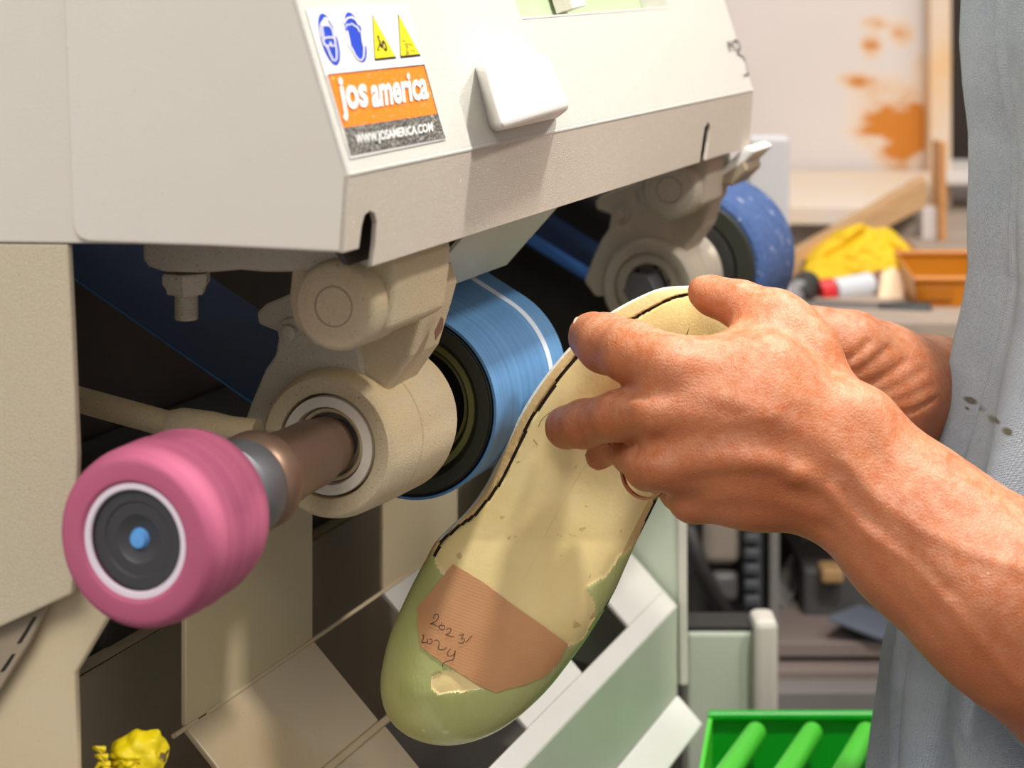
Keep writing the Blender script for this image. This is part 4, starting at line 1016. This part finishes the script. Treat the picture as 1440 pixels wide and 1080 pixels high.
tube('head', [lay(1122, 422, 2.02), lay(1130, 404, 2.04), lay(1140, 396, 2.05)], [.014, .015, .012], M_black, kn_)
wd = empty('leather_piece', lay(1250, 410, 2.04), 0, 'pale beige leather offcut standing against the amber bin', 'leather')
prism('offcut', [P(1234, 430, 2.03), P(1240, 385, 2.05), P(1256, 376, 2.06), P(1274, 388, 2.05), P(1272, 426, 2.03)], (0, .006, 0), mat('beige_leather', sc(236, 208, 172), .7), wd)
prism('offcut', [P(1216, 425, 2.05), P(1226, 388, 2.07), P(1240, 378, 2.08), P(1246, 400, 2.06), P(1238, 428, 2.05)], (0, .006, 0), mat('brown_leather', sc(120, 82, 66), .7), wd)
# amber bin
M_amb = mat('amber_plastic', sc(184, 112, 4), .35, c2=sc(190, 112, 6), scale=12)
ab = empty('amber_bin', P(1320, 436, 2.02), 0, 'translucent amber plastic stacking bin on the bench beside the shirt', 'bin')
def openbin(o, x0, x1, xi0, xi1, yt, yb, Y0, dp, m, th=.003, ribs=0):
    zt = P(x0, yt, Y0).z; z0 = P(x0, yb, Y0).z; a = P(x0, yb, Y0).x; b = P(x1, yb, Y0).x; ai = P(xi0, yb, Y0).x; bi = P(xi1, yb, Y0).x
    prism('front_wall', [(ai, Y0, z0), (bi, Y0, z0), (b, Y0-.004, zt), (a, Y0-.004, zt)], (0, th, 0), m, o)
    prism('back_wall', [(ai, Y0+dp, z0), (bi, Y0+dp, z0), (b, Y0+dp+.004, zt+.012), (a, Y0+dp+.004, zt+.012)], (0, th, 0), m, o)
    prism('side_wall', [(ai, Y0, z0), (ai, Y0+dp, z0), (a, Y0+dp+.004, zt+.012), (a, Y0-.004, zt)], (th, 0, 0), m, o)
    prism('side_wall', [(bi, Y0, z0), (bi, Y0+dp, z0), (b, Y0+dp+.004, zt+.012), (b, Y0-.004, zt)], (-th, 0, 0), m, o)
    prism('bottom', [(ai, Y0, z0), (bi, Y0, z0), (bi, Y0+dp, z0), (ai, Y0+dp, z0)], (0, 0, th), m, o)
    tube('lip', [(a, Y0-.004, zt), (b, Y0-.004, zt)], .0035, m, o); tube('lip', [(a, Y0+dp+.004, zt+.012), (b, Y0+dp+.004, zt+.012)], .0035, m, o)
openbin(ab, 1284, 1402, 1292, 1394, 392, 436, 1.98, .09, M_amb)
pbox('label_window', 1298, 404, 1340, 422, 1.975, .002, mat('amber_recess', sc(168, 98, 8), .4), ab, bevel=.0005)
# ---- below: dark rack with parts
lr = empty('parts_rack', (P(1150, 900, 2.2).x, 2.2, 0), 0, 'dark steel rack with shelves of grey parts below the workbench', 'rack')
M_dk = mat('dark_rack', sc(66, 64, 64), .6, c2=sc(50, 48, 48), scale=10); M_gr = mat('grey_rack', sc(124, 120, 116), .5); M_pk = mat('dusty_board', sc(126, 112, 106), .7)
for y_, h_, m_, Y_ in ((903, 22, M_pk, 1.9), (942, 26, M_pk, 1.88), (972, 30, M_gr, 1.85), (1012, 30, M_dk, 1.85)):
    pbox('rack_shelf', 1085, y_, 1300, y_+h_, Y_, .35, m_, lr)
pbox('rack_back', 960, 600, 1340, 1250, 2.33, .02, M_dk, lr)
pbox('rack_post', 1082, 730, 1096, 1100, 1.9, .04, M_gr, lr)
prism('brace', [P(1092, 850, 2.0), P(1092, 820, 2.0), P(1140, 745, 2.1), P(1158, 745, 2.1), P(1106, 858, 2.0)], (0, .012, 0), M_gr, lr)
def th(name, x0, y0, x1, y1, Y, dep, m, label, cat, bev=.004, group=None, **k): return tag(pbox(name, x0, y0, x1, y1, Y, dep, m, None, bev, **k), label, cat, group)
th('dark_crate', 1130, 800, 1250, 900, 1.98, .25, mat('charcoal_box', sc(72, 70, 70), .6), 'charcoal box on the rack below the wrist', 'box')
prismo = prism('slate_sheet', [P(1165, 872, 1.9), P(1240, 842, 2.05), P(1290, 850, 2.05), P(1290, 912, 1.9), P(1230, 898, 1.89)], (0, 0, .004), mat('slate_blue_sheet', sc(98, 104, 118), .5)); tag(prismo, 'slate blue-grey sheet lying over the charcoal box', 'sheet')
th('blue_box', 1150, 745, 1290, 790, 2.15, .1, mat('dark_blue_box', sc(40, 70, 96), .6), 'dark blue box at the back of the rack under the forearm', 'box')
th('wooden_block', 1155, 800, 1188, 822, 1.96, .03, mat('tan_block', sc(170, 132, 88), .6), 'tan wooden block in front of the dark blue box', 'block')
# machine behind the far post: rounded pale cover between black parts
ct = empty('control_unit', (P(1030, 870, 1.9).x, 1.9, 0), 0, 'black cabinet with a rounded pale cover and a column of dark knobs', 'cabinet')
pbox('cabinet_body', 966, 560, 1078, 1250, 1.92, .3, M_black, ct)
pbox('pale_cover', 990, 700, 1042, 797, 1.895, .024, mat('taupe_cover', sc(150, 138, 126), .5), ct, bevel=.010, seg=4)
pbox('lower_cover', 1000, 806, 1040, 850, 1.895, .024, mat('grey_cover', sc(92, 88, 86), .5), ct, bevel=.008, seg=4)
tube('hose', [P(968, 745, 1.88), P(976, 770, 1.87), P(985, 800, 1.87), P(1003, 835, 1.88), P(1020, 860, 1.9)], .008, M_black, ct)
pbox('knob_strip', 1044, 700, 1072, 862, 1.895, .024, mat('strip', sc(58, 60, 64), .5), ct)
for k in range(6): pbox('knob', 1047, 728+k*22, 1069, 744+k*22, 1.883, .012, mat('knob', sc(74, 76, 80), .45) if k == 0 else bpy.data.materials['knob'], ct, bevel=.003)
# pale green side box with dark top
gb = empty('side_box', (P(1030, 950, 1.55).x, 1.55, 0), 0, 'pale green steel box with a dark top right of the far post', 'box')
pbox('box_body', 966, 889, 1094, 1600, 1.55, .04, M_green, gb, bevel=.003)
pbox('dark_top', 966, 880, 1066, 888.6, 1.552, .034, M_black, gb, bevel=.001)
pbox('corner_post', 1060, 874, 1095, 1600, 1.535, .035, M_hood, gb, bevel=.005)
# ---- green tray with round dividers
gt_ = empty('green_tray', P(1100, 1100, 1.27), 0, 'bright green plastic tray with round divider bars at the bottom edge of the photo', 'tray')
gz = P(1000, 1007, 1.42).z
ga = P(996, 1007, 1.42); gb2 = P(1290, 1034, 1.40); gb2.z = gz-.0
prism('back_wall', [ga, P(1290, 1007, 1.42), P(1290, 1085, 1.42), P(996, 1085, 1.42)], (0, .004, 0), M_grnplastic, gt_)
tube('back_rim', [ga, P(1290, 1007, 1.42)], .004, M_grnplastic, gt_)
zl = gz-.042
xl0, xl1 = ga.x, P(1290, 1007, 1.42).x
prism('tray_floor', [(xl0-.03, 1.17, zl), (xl1, 1.17, zl), (xl1, 1.42, zl), (xl0, 1.42, zl)], (0, 0, -.003), mat('dirty_green', sc(24, 110, 30), .6, c2=sc(60, 130, 50), scale=50), gt_)
prism('side_wall', [(xl0, 1.42, gz), (xl0-.04, 1.17, gz), (xl0-.04, 1.17, zl), (xl0, 1.42, zl)], (.003, 0, 0), M_grnlight, gt_)
for px_, q_ in ((1066, 1020), (1145, 1102), (1221, 1184)):
    a = P(px_, 1026, 1.41); b = P(q_, 1092, 1.25); d = b-a; tube('divider_bar', [a, a+d*.08, a+d*1.5], [.004, .0072, .0075], M_grnlight, gt_, n=20)
std = box('tray_stand', (xl0-.0, 1.17, 0), (xl1+.02, 1.43, zl-.004), M_dk); tag(std, 'dark stand carrying the green tray', 'stand')
# ---- yellow torn foam lump in the first pocket
yf = empty('yellow_rag', hit(200, 1075, Fp+EW*-.1, EW), 0, 'torn yellow rubber glove scrap lying in the near dust pocket', 'scrap')
cc = P(198, 1062, .85)
bm = bmesh.new(); bmesh.ops.create_icosphere(bm, subdivisions=5, radius=1)
Vy = []; Fy = [[v.index for v in f.verts] for f in bm.faces]
for v in bm.verts:
    c = v.co.copy(); q = Vector((c.x*.0118, c.y*.010, c.z*.0105))
    k_ = mnoise.noise(c*1.8)*.22+mnoise.noise(c*5)*.04
    if c.x < .1 and c.z < .2: k_ += mnoise.noise(c*7)*.45-.15
    Vy.append(cc+q*(1+k_))
bm.free()
mesh('scrap_body', Vy, Fy, mat('yellow_rubber', sc(250, 228, 10), .45, c2=sc(240, 212, 10), scale=80, speck=sc(120, 100, 60), speck_scale=120, speck_t=.66), yf, smooth='full')
for k in range(7):
    a = cc+Vector((-.013+.001*k, -.010+.001*random.random(), .006-.003*k)); tube('torn_strip', [a, a+Vector((-.004+.002*random.random(), -.002, .002*random.random())), a+Vector((-.008*random.random(), -.003, -.004+.006*random.random()))], [.0015, .0011, .0004], bpy.data.materials['yellow_rubber'], yf, n=6)

stain_nodes(M_shirt, STAIN_LATER, sc(120, 116, 92), sc(98, 92, 66))
